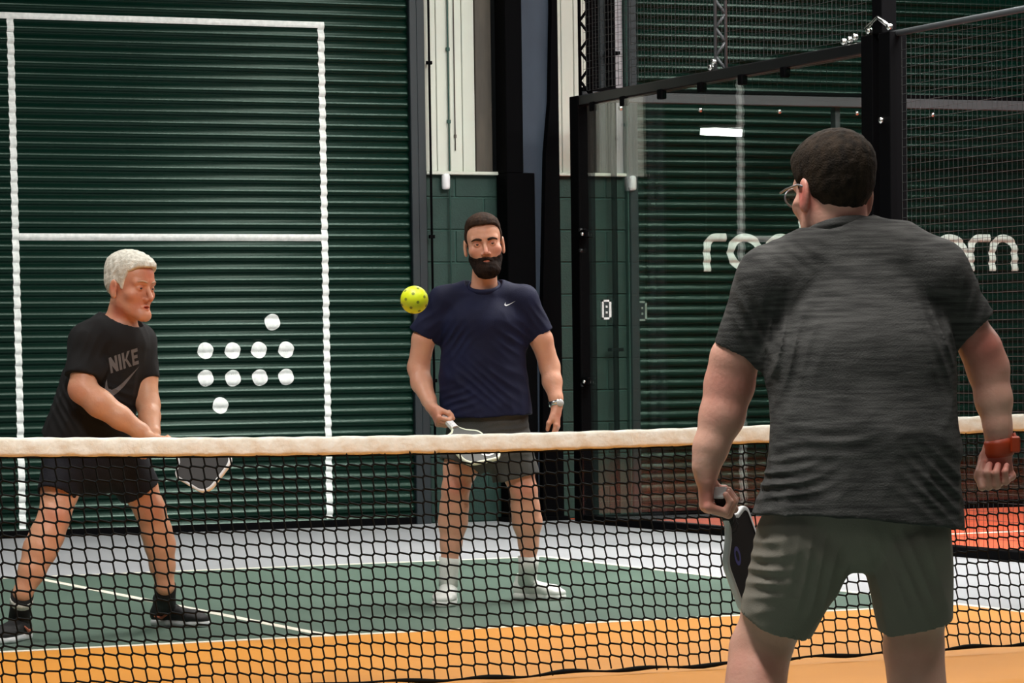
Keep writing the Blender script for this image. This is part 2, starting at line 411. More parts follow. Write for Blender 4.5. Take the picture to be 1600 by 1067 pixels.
# lettering on the right shutter
def arc(cx, cz, rx, rz, a0, a1, n=18):
    return [(cx + rx * math.cos(math.radians(a0 + (a1 - a0) * i / n)), cz + rz * math.sin(math.radians(a0 + (a1 - a0) * i / n))) for i in range(n + 1)]
Z0, Z1 = 1.757, 2.032
SW = 0.058; h2 = SW / 2; ZC = (Z0 + Z1) / 2; RZ = (Z1 - Z0) / 2 - h2
def xs(a, b): return (a[0], b[0])
def letter(pts, wd=SW): paint(ribbon(pts, wd, nx=8), 'painted_letter', MT['paint'], sh2)
def stroke_r(a, b):
    x0, x1 = a + h2, b; r = 0.075
    letter([(x0, Z0)] + [(x0, Z1 - h2 - r)] + arc(x0 + r, Z1 - h2 - r, r, r, 180, 90, 8) + [(x1, Z1 - h2)])
def stroke_o(a, b):
    rx = (b - a) / 2 - h2; p = arc((a + b) / 2, ZC, rx, RZ, 0, 360, 40); paint(ribbon(p[:-1], SW, closed=True, nx=8), 'painted_letter', MT['paint'], sh2)
def stroke_n(a, b):
    x0, x1 = a + h2, b - h2; rx = (x1 - x0) / 2
    letter([(x0, Z0), (x0, Z1 - h2 - rx)] + arc((x0 + x1) / 2, Z1 - h2 - rx, rx, rx, 180, 0, 16) + [(x1, Z0)])
def stroke_a(a, b):
    rx = (b - a) / 2 - h2; cx = (a + b) / 2
    letter(arc(cx, ZC, rx, RZ, -10, 330, 36) + [(cx + rx, ZC - RZ * .3)]); letter([(b - h2, ZC + .03), (b - h2, Z0)])
XL = lambda t: t[0]
stroke_r(XL((6.2115, 1.8676)), XL((6.3996, 1.8677)))
stroke_o(XL((6.4049, 1.8677)), XL((6.7000, 1.8679)))
letter(arc((XL((6.7106, 1.8679)) + XL((6.9875, 1.8680))) / 2, ZC, (XL((6.9875, 1.8680)) - XL((6.7106, 1.8679))) / 2 - h2, RZ, 45, 315, 30))
kx = XL((7.0249, 1.8680)); letter([(kx, Z0), (kx, 2.14)], .05); letter([(kx + .19, Z1 - .01), (kx + .03, ZC + .01)]); letter([(kx + .05, ZC), (kx + .2, Z0 + .01)])
ex = XL((7.4239, 1.8682)); letter([(ex - .1, ZC)] + [(ex + .1, ZC)] + arc(ex, ZC, .11, RZ, 5, 310, 30))
tx = XL((7.6473, 1.8683)); letter([(tx, 2.12), (tx, Z0 + .09)] + arc(tx + .06, Z0 + .09, .06, .06, 180, 270, 6) + [(tx + .09, Z0 + .03)]); letter([(tx - .05, Z1 - .02), (tx + .09, Z1 - .02)])
bx = XL((7.8668, 1.8684)); letter([(bx, Z0), (bx, 2.15)], .05); p_ = arc(bx + .115, ZC, .105, RZ, 0, 360, 40); paint(ribbon(p_[:-1], SW, closed=True, nx=8), 'painted_letter', MT['paint'], sh2)
stroke_a(XL((8.1323, 1.8685)), XL((8.4394, 1.8687)))
stroke_r(XL((8.4422, 1.8687)), XL((8.6422, 1.8688)))
stroke_n(XL((8.6309, 1.8688)), XL((8.8861, 1.8689)))

# ------------------------------------------------------------------ hall lamps that light the room
def lamp_fixture(loc, label, Lr=3.2, m='ledsoft', group=None, rz=0.0):
    e = empty('hall_lamp_fitting', loc, rz); tag(e, label, 'ceiling lamp', group)
    MB().bbox(-0.27, 0.27, -Lr / 2 - .03, Lr / 2 + .03, 0.03, 0.13, 0.01).build('housing', MT['white'], e)
    MB().bbox(-0.24, 0.24, -Lr / 2, Lr / 2, 0.02, 0.05, 0.005).build('diffuser', MT[m], e)
    for s in (-1, 1): MB().tube([(0, s * Lr * .35, .12), (0, s * Lr * .35, 6.6 - loc[2])], .006, 6).build('hanger', MT['steel'], e)
    return e
for (x, y, where) in [(-2.4, -3.4, 'over the near left side of the court'), (1.0, -3.5, 'over the near right side of the court'), (-2.6, 3.6, 'over the far left side of the court'),
                      (2.6, 3.6, 'over the far right side of the court'), (4.4, 7.6, 'above the steel column'), (8.6, 6.6, 'above the far half of the cage'), (9, 0, 'above the middle of the cage court'), (-4, -9, 'behind the camera')]:
    lamp_fixture((x, y, 6.02), 'long white strip lamp hanging ' + where, group='strip lamps under the roof')
lamp_fixture((5.7, 5.7, 6.02), 'bright wide lamp hanging crosswise before the left shutter', 2.4, 'ledwash', None, math.pi / 2)
lamp_fixture((10.6, 5.7, 6.02), 'bright wide lamp hanging crosswise over the glass cage', 2.6, 'ledwash', None, math.pi / 2)
t = empty('tube_lamp', (14.0, -4.98, 3.90), math.radians(25)); tag(t, 'short glowing tube lamp over the far side of the cage, mirrored in its glass', 'lamp')
MB().tube([(-.25, 0, .015), (.25, 0, -.015)], .045, 12).build('tube', MT['led'], t, True)
MB().bbox(-.26, .26, -.04, .04, .05, .09, .006).build('housing', MT['white'], t)
MB().tube([(0, 0, .08), (0, 0, 2.7)], .008, 6).build('hanger', MT['blacks'], t)

# ------------------------------------------------------------------ glass cage of the neighbouring court
cg = empty('glass_cage', (5.0, 10.2, 0)); tag(cg, 'black framed glass and mesh cage of the neighbouring court', 'glass enclosure')
def gpart(mb, name, m, smooth=False, **kw):
    o = mb.build(name, m, cg, smooth); o.matrix_parent_inverse = Matrix.Translation((-5, -10.2, 0)); tag(o, **kw) if kw else None; return o
XC, YC, ZT = 4.96, 10.2, 2.94
gpart(MB().bbox(XC - .06, XC + .07, YC - .07, YC + .06, 0.0, ZT, .004), 'corner_post', MT['black'])
for y in (6.0, 6.2): gpart(MB().bbox(XC - .055, XC + .055, y - .06, y + .07, 0, ZT + .03, .004), 'post', MT['black'])
gpart(MB().bbox(XC - .05, XC + .05, 6.04, 6.15, ZT + .03, 6.0, .004), 'tall_post', MT['black'])
gpart(MB().bbox(XC - .06, XC + .06, 1.9, 2.03, 0, ZT, .004), 'post', MT['black'])
gpart(MB().bbox(XC - .05, XC + .05, 6.16, YC, ZT - .07, ZT, .006), 'top_rail', MT['blacks'])
gpart(MB().tube([(XC, 2.0, ZT + .02), (XC, 6.16, ZT + .02)], .018, 10), 'top_rail', MT['lattice'], True)
gpart(MB().bbox(XC - .05, XC + .05, 2.0, YC, 0.0, .055, .004), 'bottom_rail', MT['black'])
gpart(MB().bbox(XC, 14.9, YC - .04, YC + .04, 0.0, .05, .004), 'bottom_rail', MT['black'])
gpart(MB().bbox(XC, 14.9, YC - .03, YC + .03, ZT - .035, ZT + .035, .004), 'top_rail', MT['lattice'])
gpart(MB().bbox(XC, 14.9, YC - .032, YC + .028, ZT + .036, ZT + .062, .004), 'seal_strip', MT['black'])
gpart(MB().box(XC - .060, XC - .050, 8.24, 10.12, .06, ZT - .08), 'glass_panel', MT['glass'])
gpart(MB().box(XC - .060, XC - .050, 6.28, 8.23, .06, ZT - .08), 'glass_panel', MT['glass'])
for i in range(5): gpart(MB().box(XC + .08 + i * 1.98, XC + .07 + (i + 1) * 1.98, YC - .005, YC + .005, .06, ZT - .03), 'glass_panel', MT['glass'])
for i in range(4): gpart(MB().bbox(XC + .065 + (i + 1) * 1.98 - .02, XC + .065 + (i + 1) * 1.98 + .02, YC + .03, YC + .10, 0, ZT, .003), 'back_post', MT['lattice'])
# brackets under the side rail, bolts
for y in (9.9, 9.43, 8.87, 8.30, 7.75, 7.2): gpart(MB().bbox(XC - .066, XC - .02, y - .03, y + .03, ZT - .125, ZT - .06, .006), 'clamp', MT['black'])
for x in (5.26, 5.88, 6.51, 7.14, 7.77): gpart(MB().sphere((x, YC - .012, ZT - .075), (.018, .012, .018), 10, 6), 'bolt', MT['steel'], True)
for y, z in ((8.17, ZT + .018), (8.13, ZT + .05), (6.48, ZT + .02), (6.41, ZT + .025), (6.35, ZT + .035), (6.19, ZT + .055), (5.96, ZT + .055)):
    gpart(MB().sphere((XC - .045, y, z), .022, 10, 6), 'bolt', MT['steel'], True)
gpart(MB().tube([(XC - .05, 6.22, ZT + .07), (XC - .05, 6.08, ZT + .12), (XC - .05, 5.96, ZT + .06)], .012, 8), 'shackle', MT['steel'], True)
gpart(MB().sphere((XC - .065, 6.02, 2.47), .02, 10, 6), 'bolt', MT['steel'], True)
for z in (2.02, 1.88, 0.96): gpart(MB().sphere((XC - .065, 10.09, z), .016, 10, 6), 'bolt', MT['blacks'], True)
for z in (1.99, .98):
    gpart(MB().bbox(XC - .075, XC + .0, 10.0, 10.13, z - .03, z + .03, .01), 'glass_clamp', MT['black'])
    gpart(MB().sphere((XC - .08, 10.03, z), .014, 10, 6), 'bolt', MT['steel'], True)
# welded mesh
def wire_grid(axis, a0, a1, z0, z1, c, name):
    v = []; f = []; r = .0014; st = .05
    def bar(p, q, d):
        n = len(v)
        for e in (p, q):
            for k in range(3):
                a = 2 * math.pi * k / 3 + .5; v.append((e[0] + d[0][0] * math.cos(a) * r + d[1][0] * math.sin(a) * r, e[1] + d[0][1] * math.cos(a) * r + d[1][1] * math.sin(a) * r, e[2] + d[0][2] * math.cos(a) * r + d[1][2] * math.sin(a) * r))
        for k in range(3): f.append((n + k, n + (k + 1) % 3, n + 3 + (k + 1) % 3, n + 3 + k))
    P = (lambda a, z: (c, a, z)) if axis == 'y' else (lambda a, z: (a, c, z))
    T = (0, 1, 0) if axis == 'y' else (1, 0, 0); Nn = (1, 0, 0) if axis == 'y' else (0, 1, 0)
    a = a0
    while a <= a1 + 1e-6: bar(P(a, z0), P(a, z1), (T, Nn)); a += st
    z = z0
    while z <= z1 + 1e-6: bar(P(a0, z), P(a1, z), ((0, 0, 1), Nn)); z += st
    me = bpy.data.meshes.new(name); me.from_pydata(v, [], f); o = link_mesh(name, me, MT['wire'], cg)
    o.matrix_parent_inverse = Matrix.Translation((-5, -10.2, 0)); o['kind'] = 'stuff'; return o
wire_grid('y', 6.30, 10.15, ZT + .03, 4.0, XC, 'mesh_panel')
wire_grid('y', 2.05, 5.9, .06, ZT, XC, 'mesh_panel')
wire_grid('x', 5.05, 14.85, ZT + .08, 4.0, YC, 'mesh_panel')
# small boxes by the glass: a white socket and a modelled dim reflection
def wbox(label, loc, sc=1.0, m='white'):
    e = empty('socket_and_reflection', loc); tag(e, label, 'socket')
    w_, h_ = .035 * sc, .068 * sc
    mb = MB().box(-w_, w_, -.012, .012, -h_, -h_ + .014).box(-w_, w_, -.012, .012, h_ - .014, h_).box(-w_, -w_ + .012, -.012, .012, -h_, h_).box(w_ - .016, w_, -.012, .012, -h_, h_)
    mb.build('frame', MT[m], e); MB().bbox(-w_ + .01, w_ - .014, -.006, .01, -h_ + .012, h_ - .012, .002).build('panel', MT['frame'], e)
    MB().bbox(-.008, .006, -.014, -.004, -.028, -.012, .002).build('switch', MT[m], e); MB().bbox(-.008, .006, -.014, -.004, .012, .028, .002).build('switch', MT[m], e)
    return e
wbox('small white framed socket box beside the cage corner post', (XC + .16, YC - .03, 1.475))
wbox('small faint grey framed reflection modelled as a box on the green shutter, right of the white socket', (5.70, YS - .03, 1.475), 1.05, 'faint')  # solid box put in for a dim reflection in the glass
# lattice light masts standing outside the cage rail
def lattice(name, x, y, z0, z1, wd, m, label):
    e = empty(name, (x, y, 0)); tag(e, label, 'lattice mast')
    for s in (-1, 1): MB().tube([(s * wd / 2 * .91, -s * wd / 2 * .41, z0), (s * wd / 2 * .91, -s * wd / 2 * .41, z1)], .012, 8).build('chord', m, e, True)
    z = z0; s = 1; mb = MB()
    while z < z1 - wd:
        MB().tube([(s * wd / 2 * .91, -s * wd / 2 * .41, z), (-s * wd / 2 * .91, s * wd / 2 * .41, z + wd * 1.35)], .011, 6).build('brace', m, e, True); z += wd * 1.35; s = -s
    return e
lattice('lattice_mast', 4.96, 10.12, 2.94, 6.2, .075, MT['black'], 'black lattice mast standing on the cage corner post')
lattice('lattice_mast', 4.96, 8.12, 2.94, 6.2, .065, MT['lattice'], 'thin grey lattice mast standing midway on the cage side rail')
pipe('drain_pipe', 5.475, 0.02, 5.6, 0.022, MT['black'], YW - 0.075, 'black downpipe on the wall strip left of the right shutter', 'pipe', (1.2, 3.3))

# ------------------------------------------------------------------ net
TOPS = [(-3.35, 0.914), (-1.9490, 0.8907), (-1.2505, 0.8744), (-0.5136, 0.8649), (0.1156, 0.8647), (0.5172, 0.8698), (0.8779, 0.8716), (1.6823, 0.8859), (1.9603, 0.8924), (3.35, 0.914)]
BOTS = [(-3.35, 0.02), (-1.0, 0.02), (-0.1430, 0.0055), (0.1037, 0.0130), (0.3545, 0.0082), (0.7003, 0.0102), (0.9672, 0.0154), (1.3523, 0.0175), (1.9577, 0.0216), (3.35, 0.03)]
def ip(tab, x):
    xs_ = [a[0] for a in tab]; zs = [a[1] for a in tab]
    return float(np.interp(x, xs_, zs))
def ztop(x): return sum(ip(TOPS, x + d) for d in (-.3, -.15, 0, .15, .3)) / 5
def zbot(x): return sum(ip(BOTS, x + d) for d in (-.08, 0, .08)) / 3
nt = empty('court_net', (0, 0, 0)); tag(nt, 'black court net with a cream top tape stretched across the court', 'net')
TH = 0.062
NX = 144; NZ = 18
def node(i, j):
    x = -3.33 + 6.66 * i / NX; a, b = ztop(x) - TH + .008, zbot(x) + .01
    t = j / NZ; s = (-1) ** (i + j)
    z = a + (b - a) * t; zz = .0006 * s * (0 < j < NZ)
    wav = .010 * math.sin(3.1 * x + 2 * t) * math.sin(math.pi * min(1, t + .3))
    xx = x + .0006 * s * (0 < j) + (.018 * t * t * math.sin(4.3 * x + 1.0))
    return (xx, wav + .008 * math.sin(9 * x) * t, z + zz + .006 * t * t * math.sin(13 * x + 5 * t))
v = []; f = []
def seg(p, q, r, flat):
    n = len(v); p = Vector(p); q = Vector(q); t_ = (q - p).normalized(); a = t_.cross(Vector((0, 1, 0))).normalized() * r; b = Vector((0, r * .7, 0))
    for e in (p - t_ * r * .5, q + t_ * r * .5):
        for c in (a, b, -a, -b): v.append(tuple(e + c))
    for k in range(4): f.append((n + k, n + (k + 1) % 4, n + 4 + (k + 1) % 4, n + 4 + k))
def knot(i, j, u):
    p = node(i, j); return (p[0] + .0036 * u, p[1], p[2] + .0036 * u * (0 < j < NZ))
for i in range(NX + 1):
    for j in range(NZ):
        seg(knot(i, j, -1), knot(i, j + 1, 1), .0031, 0)
        if j > 0: seg(knot(i, j, 1), knot(i, j, -1), .0040, 0)
        if i < NX and j > 0: seg(knot(i, j, 1), knot(i + 1, j, -1), .0033, 0)
me = bpy.data.meshes.new('netting'); me.from_pydata(v, [], f); nm = link_mesh('netting', me, MT['net'], nt, True); nm['kind'] = 'stuff'
MB().tube([(x_, .004 * math.sin(7 * x_), zbot(x_) + .010 + .004 * math.sin(19 * x_)) for x_ in np.linspace(-3.34, 3.34, 160)], [.007 + .003 * math.sin(23 * x_) for x_ in np.linspace(-3.3, 3.3, 160)], 6).build('bottom_hem', MT['net'], nt, True)
# tape: folded fabric band
v = []; f = []; n = 420; ring = [(-.008, -TH), (-.012, -TH * .8), (-.010, -TH * .5), (-.0115, -TH * .2), (-.006, 0), (.006, 0), (.0115, -TH * .2), (.010, -TH * .5), (.012, -TH * .8), (.008, -TH)]
for i in range(n + 1):
    x = -3.35 + 6.7 * i / n
    for k, (y, z) in enumerate(ring):
        s = math.copysign(1, y)
        v.append((x + .004 * math.sin(40 * z + x * 31), y + s * (.0026 * math.sin(x * 57 + z * 60) + .0018 * math.sin(x * 141 + z * 30)), ztop(x) + z + .0012 * math.sin(x * 47 + k)))
m_ = len(ring)
for i in range(n):
    for k in range(m_): f.append((i * m_ + k, i * m_ + (k + 1) % m_, (i + 1) * m_ + (k + 1) % m_, (i + 1) * m_ + k))
me = bpy.data.meshes.new('top_tape'); me.from_pydata(v, [], f); link_mesh('top_tape', me, MT['tape'], nt, True)
MB().tube([(x_, -.002, ztop(x_) - TH - .002) for x_ in np.linspace(-3.34, 3.34, 120)], .0045, 6).build('tape_seam', MT['net'], nt, True)
for s in (-1, 1):
    MB().tube([(s * 3.37, 0, 0), (s * 3.37, 0, .93)], .022, 14).build('net_post', MT['blacks'], nt, True)
    MB().bbox(s * 3.37 - .16, s * 3.37 + .16, -.2, .2, 0, .012, .003).build('post_foot', MT['black'], nt)

# ------------------------------------------------------------------ ball
BC = Vector((-1.302, -2.0, 1.285))
e = empty('pickleball', BC); tag(e, 'bright yellow perforated ball in the air above the net', 'ball')
MB().sphere((0, 0, 0), .0385, 32, 20).build('shell', MT['ball'], e, True)
hm = MB().tube([(0, 0, -.0008), (0, 0, .0006)], .0042, 12).mesh('hole'); hm.materials.append(MT['hole'])
for k in range(26):
    zz = 1 - 2 * (k + .5) / 26; a = k * 2.39996; rr = math.sqrt(1 - zz * zz); d = Vector((rr * math.cos(a), rr * math.sin(a), zz))
    o = bpy.data.objects.new('hole', hm); COL.objects.link(o); o.parent = e; o.location = d * .0383; o.rotation_euler = d.to_track_quat('Z', 'Y').to_euler()

# ------------------------------------------------------------------ figures: signed-distance modelling
def nrm(v): v = np.array(v, float); return v / np.linalg.norm(v)
def V3(*a): return np.array(a, float)
def smin(a, b, k):
    if k <= 0: return np.minimum(a, b)
    h = np.maximum(k - np.abs(a - b), 0) / k
    return np.minimum(a, b) - h * h * k * 0.25
def smax(a, b, k): return -smin(-a, -b, k)

def d_cap(P, a, b, r1, r2):
    x, y, z = P; ax, ay, az = a; bx, by, bz = b
    ux, uy, uz = bx - ax, by - ay, bz - az; L2 = ux * ux + uy * uy + uz * uz + 1e-12
    t = np.clip(((x - ax) * ux + (y - ay) * uy + (z - az) * uz) / L2, 0, 1)
    return np.sqrt((x - ax - t * ux) ** 2 + (y - ay - t * uy) ** 2 + (z - az - t * uz) ** 2) - (r1 + (r2 - r1) * t)
def d_ecap(P, a, b, ra, rb, side):
    """capsule with an elliptical section: radii (along side, across side)"""
    a = np.array(a, float); b = np.array(b, float); ax = b - a; L_ = np.linalg.norm(ax); w_ = ax / L_
    u = np.array(side, float); u = u - w_ * (u @ w_); u /= np.linalg.norm(u); v_ = np.cross(w_, u)
    x, y, z = P[0] - a[0], P[1] - a[1], P[2] - a[2]
    s = x * w_[0] + y * w_[1] + z * w_[2]; t = np.clip(s / L_, 0, 1); e = s - t * L_
    pu = x * u[0] + y * u[1] + z * u[2]; pv = x * v_[0] + y * v_[1] + z * v_[2]
    ru = ra[0] + (rb[0] - ra[0]) * t; rv = ra[1] + (rb[1] - ra[1]) * t; m = np.minimum(ru, rv)
    return (np.sqrt((pu / ru) ** 2 + (pv / rv) ** 2 + (e / m) ** 2) - 1) * m
def d_ell(P, c, r, R_=None):
    q = [P[0] - c[0], P[1] - c[1], P[2] - c[2]]
    if R_ is not None: q = [q[0] * R_[0][i] + q[1] * R_[1][i] + q[2] * R_[2][i] for i in range(3)]
    k0 = np.sqrt((q[0] / r[0]) ** 2 + (q[1] / r[1]) ** 2 + (q[2] / r[2]) ** 2)
    return (k0 - 1) * min(r)

class Sdf:
    """ordered list of primitives with bounding boxes, sampled on any grid"""
    def __init__(s): s.p = []
    def add(s, fn, lo, hi, k=0.0, op='u'): s.p.append((fn, np.array(lo, float), np.array(hi, float), k, op)); return s
    def cap(s, a, b, r1, r2=None, k=0.02, op='u'):
        r2 = r1 if r2 is None else r2; m = max(r1, r2) + k + .012; a = np.array(a, float); b = np.array(b, float)
        return s.add(lambda P: d_cap(P, a, b, r1, r2), np.minimum(a, b) - m, np.maximum(a, b) + m, k, op)
    def ecap(s, a, b, ra, rb, side, k=0.02, op='u'):
        m = max(*ra, *rb) + k + .012; a = np.array(a, float); b = np.array(b, float)
        return s.add(lambda P: d_ecap(P, a, b, ra, rb, side), np.minimum(a, b) - m, np.maximum(a, b) + m, k, op)
    def ell(s, c, r, R_=None, k=0.02, op='u'):
        m = max(r) + k + .012; c = np.array(c, float)
        return s.add(lambda P: d_ell(P, c, r, R_), c - m, c + m, k, op)
    def chain(s, pts, k=0.015, k0=0.03):
        for i in range(len(pts) - 1): s.cap(pts[i][0], pts[i + 1][0], pts[i][1], pts[i + 1][1], k=(k0 if i == 0 else k))
        return s
    def echain(s, pts, side, k=0.02):
        for i in range(len(pts) - 1): s.ecap(pts[i][0], pts[i + 1][0], pts[i][1], pts[i + 1][1], side, k=k)
        return s
    def sample(s, lo, hi, h):
        lo = np.array(lo, float); n = np.maximum(2, np.ceil((np.array(hi) - lo) / h).astype(int)) + 1
        ax = [(lo[i] + h * np.arange(n[i])).astype(np.float32) for i in range(3)]
        d = np.full(n, 0.08, np.float32)
        for fn, a, b, k, op in s.p:
            i0 = np.maximum(0, np.floor((a - lo) / h).astype(int)); i1 = np.minimum(n, np.ceil((b - lo) / h).astype(int) + 1)
            if (i1 <= i0).any(): continue
            sl = tuple(slice(i0[i], i1[i]) for i in range(3))
            P = (ax[0][sl[0]][:, None, None], ax[1][sl[1]][None, :, None], ax[2][sl[2]][None, None, :])
            q = fn(P)
            if op == 'u': d[sl] = smin(d[sl], q, k)
            elif op == 's': d[sl] = smax(d[sl], -q, k)          # subtract
            elif op == 'add': d[sl] = d[sl] + q                  # displace
            elif op == 'i': d[sl] = smax(d[sl], q, k)            # intersect inside this box only
        return d, lo

def nets(d, lo, h):
    """naive surface nets"""
    s = d < 0
    c = np.zeros(tuple(x - 1 for x in d.shape), np.uint8)
    for i in (0, 1):
        for j in (0, 1):
            for k in (0, 1): c += s[i:s.shape[0] - 1 + i, j:s.shape[1] - 1 + j, k:s.shape[2] - 1 + k]
    I = np.argwhere((c > 0) & (c < 8)); idx = np.full(c.shape, -1, np.int32); idx[tuple(I.T)] = np.arange(len(I))
    acc = np.zeros((len(I), 3)); cnt = np.zeros(len(I))
    for ax_ in range(3):
        for u in (0, 1):
            for w_ in (0, 1):
                o = [0, 0, 0]; oth = [q for q in range(3) if q != ax_]; o[oth[0]] = u; o[oth[1]] = w_
                A = I + o; B = A.copy(); B[:, ax_] += 1
                da = d[tuple(A.T)]; db = d[tuple(B.T)]; m = (da < 0) != (db < 0)
                t = np.where(m, da / np.where(m, da - db, 1), 0)
                p = np.array(o, float)[None, :] + np.zeros((len(I), 3)); p[:, ax_] += t
                acc[m] += p[m]; cnt[m] += 1
    vert = lo + h * (I + acc / cnt[:, None])
    F_ = []
    for ax_ in range(3):
        o1, o2 = [(1, 2), (2, 0), (0, 1)][ax_]
        sa = [slice(None)] * 3; sb = [slice(None)] * 3; sa[ax_] = slice(0, -1); sb[ax_] = slice(1, None)
        A = s[tuple(sa)]; B = s[tuple(sb)]; E_ = np.argwhere(A != B)
        E_ = E_[(E_[:, o1] > 0) & (E_[:, o2] > 0) & (E_[:, o1] < c.shape[o1]) & (E_[:, o2] < c.shape[o2])]
        if not len(E_): continue
        q = []
        for (u, w_) in ((1, 1), (0, 1), (0, 0), (1, 0)):
            X_ = E_.copy(); X_[:, o1] -= u; X_[:, o2] -= w_; q.append(idx[tuple(X_.T)])
        q = np.array(q).T; inside = A[tuple(E_.T)]
        q[~inside] = q[~inside][:, ::-1]; F_.append(q)
    F_ = np.concatenate(F_); F_ = F_[(F_ >= 0).all(1)]
    return vert, F_

def to_mesh(name, vert, F_, smooth=True):
    me = bpy.data.meshes.new(name); nv, nf = len(vert), len(F_)
    me.vertices.add(nv); me.vertices.foreach_set('co', vert.astype(np.float32).ravel())
    me.loops.add(nf * 4); me.loops.foreach_set('vertex_index', F_.astype(np.int32).ravel())
    me.polygons.add(nf); me.polygons.foreach_set('loop_start', np.arange(0, nf * 4, 4, dtype=np.int32)); me.polygons.foreach_set('loop_total', np.full(nf, 4, np.int32))
    me.polygons.foreach_set('use_smooth', [smooth] * nf); me.update(); me.validate(); return me

def relax(vert, F_, n):
    for _ in range(n):
        a = np.zeros_like(vert); c = np.zeros(len(vert))
        for i in range(4):
            j = (i + 1) % 4
            np.add.at(a, F_[:, i], vert[F_[:, j]]); np.add.at(c, F_[:, i], 1)
            np.add.at(a, F_[:, j], vert[F_[:, i]]); np.add.at(c, F_[:, j], 1)
        m = c > 0; vert[m] = vert[m] * .4 + .6 * a[m] / c[m][:, None]
    return vert

def solid(name, sdf, lo, hi, h, m, parent, rel=1, fine=()):
    """mesh of the zero surface; fine = [(lo, hi, h)] boxes sampled more finely, all in ONE mesh"""
    d, l0 = sdf.sample(lo, hi, h); v_, f_ = nets(d, l0, h)
    if rel: v_ = relax(v_, f_, rel)
    VV, FF = [v_], [f_]
    if len(fine):
        keep = np.ones(len(f_), bool); c = v_[f_].mean(1)
        for a, b, hh in fine:
            keep &= ~((c > np.array(a) + h * 1.8) & (c < np.array(b) - h * 1.8)).all(1)
        FF[0] = f_[keep]; n = len(v_)
        for a, b, hh in fine:
            d, l0 = sdf.sample(a, b, hh); v2, f2 = nets(d, l0, hh)
            if rel: v2 = relax(v2, f2, rel)
            VV.append(v2); FF.append(f2 + n); n += len(v2)
    v_ = np.concatenate(VV); f_ = np.concatenate(FF)
    used = np.zeros(len(v_), bool); used[f_.ravel()] = True; mp = np.cumsum(used) - 1; v_ = v_[used]; f_ = mp[f_]
    o = link_mesh(name, to_mesh(name, v_, f_), m, parent); return o

def crease(sdf, c, rad, kvec, amp, sharp=1.0):
    """a packet of parallel folds round c"""
    c = np.array(c, float); k = np.array(kvec, float); r_ = np.array(rad if np.ndim(rad) else [rad] * 3, float)
    def fn(P):
        q = [P[i] - c[i] for i in range(3)]
        g = np.exp(-((q[0] / r_[0]) ** 2 + (q[1] / r_[1]) ** 2 + (q[2] / r_[2]) ** 2))
        a = np.sin(k[0] * q[0] + k[1] * q[1] + k[2] * q[2] + 1.5 * np.sin(18 * q[0] + 11 * q[2]))
        return -amp * g * (1 - 2 * np.abs(a) ** sharp)
    sdf.add(fn, c - r_ * 1.9, c + r_ * 1.9, 0, 'add')

def neckline(sdf, c, axis, r):
    c = np.array(c, float); n = nrm(axis)
    def fn(P):
        q = (P[0] - c[0]) * n[0] + (P[1] - c[1]) * n[1] + (P[2] - c[2]) * n[2]
        return np.maximum(d_cap(P, c - n * .01, c + n * .2, r, r * 1.6), -q)
    sdf.add(fn, c - .32, c + .32, .003, 's')

def waves(seed, n, freq, stretch=(1, 1, 1), ridge=False):
    """sum of random sine waves, roughly within -1..1"""
    r = np.random.RandomState(seed); K = [(nrm(r.normal(size=3)) * freq * (0.6 + 0.8 * r.rand()) * np.array(stretch), r.rand() * 6.28) for _ in range(n)]
    def fn(P):
        o = 0
        for k, ph in K: o = o + np.sin(P[0] * k[0] + P[1] * k[1] + P[2] * k[2] + ph)
        o = o / math.sqrt(n) * .7
        return (1 - 2 * np.abs(np.clip(o, -1, 1))) if ridge else o
    return fn

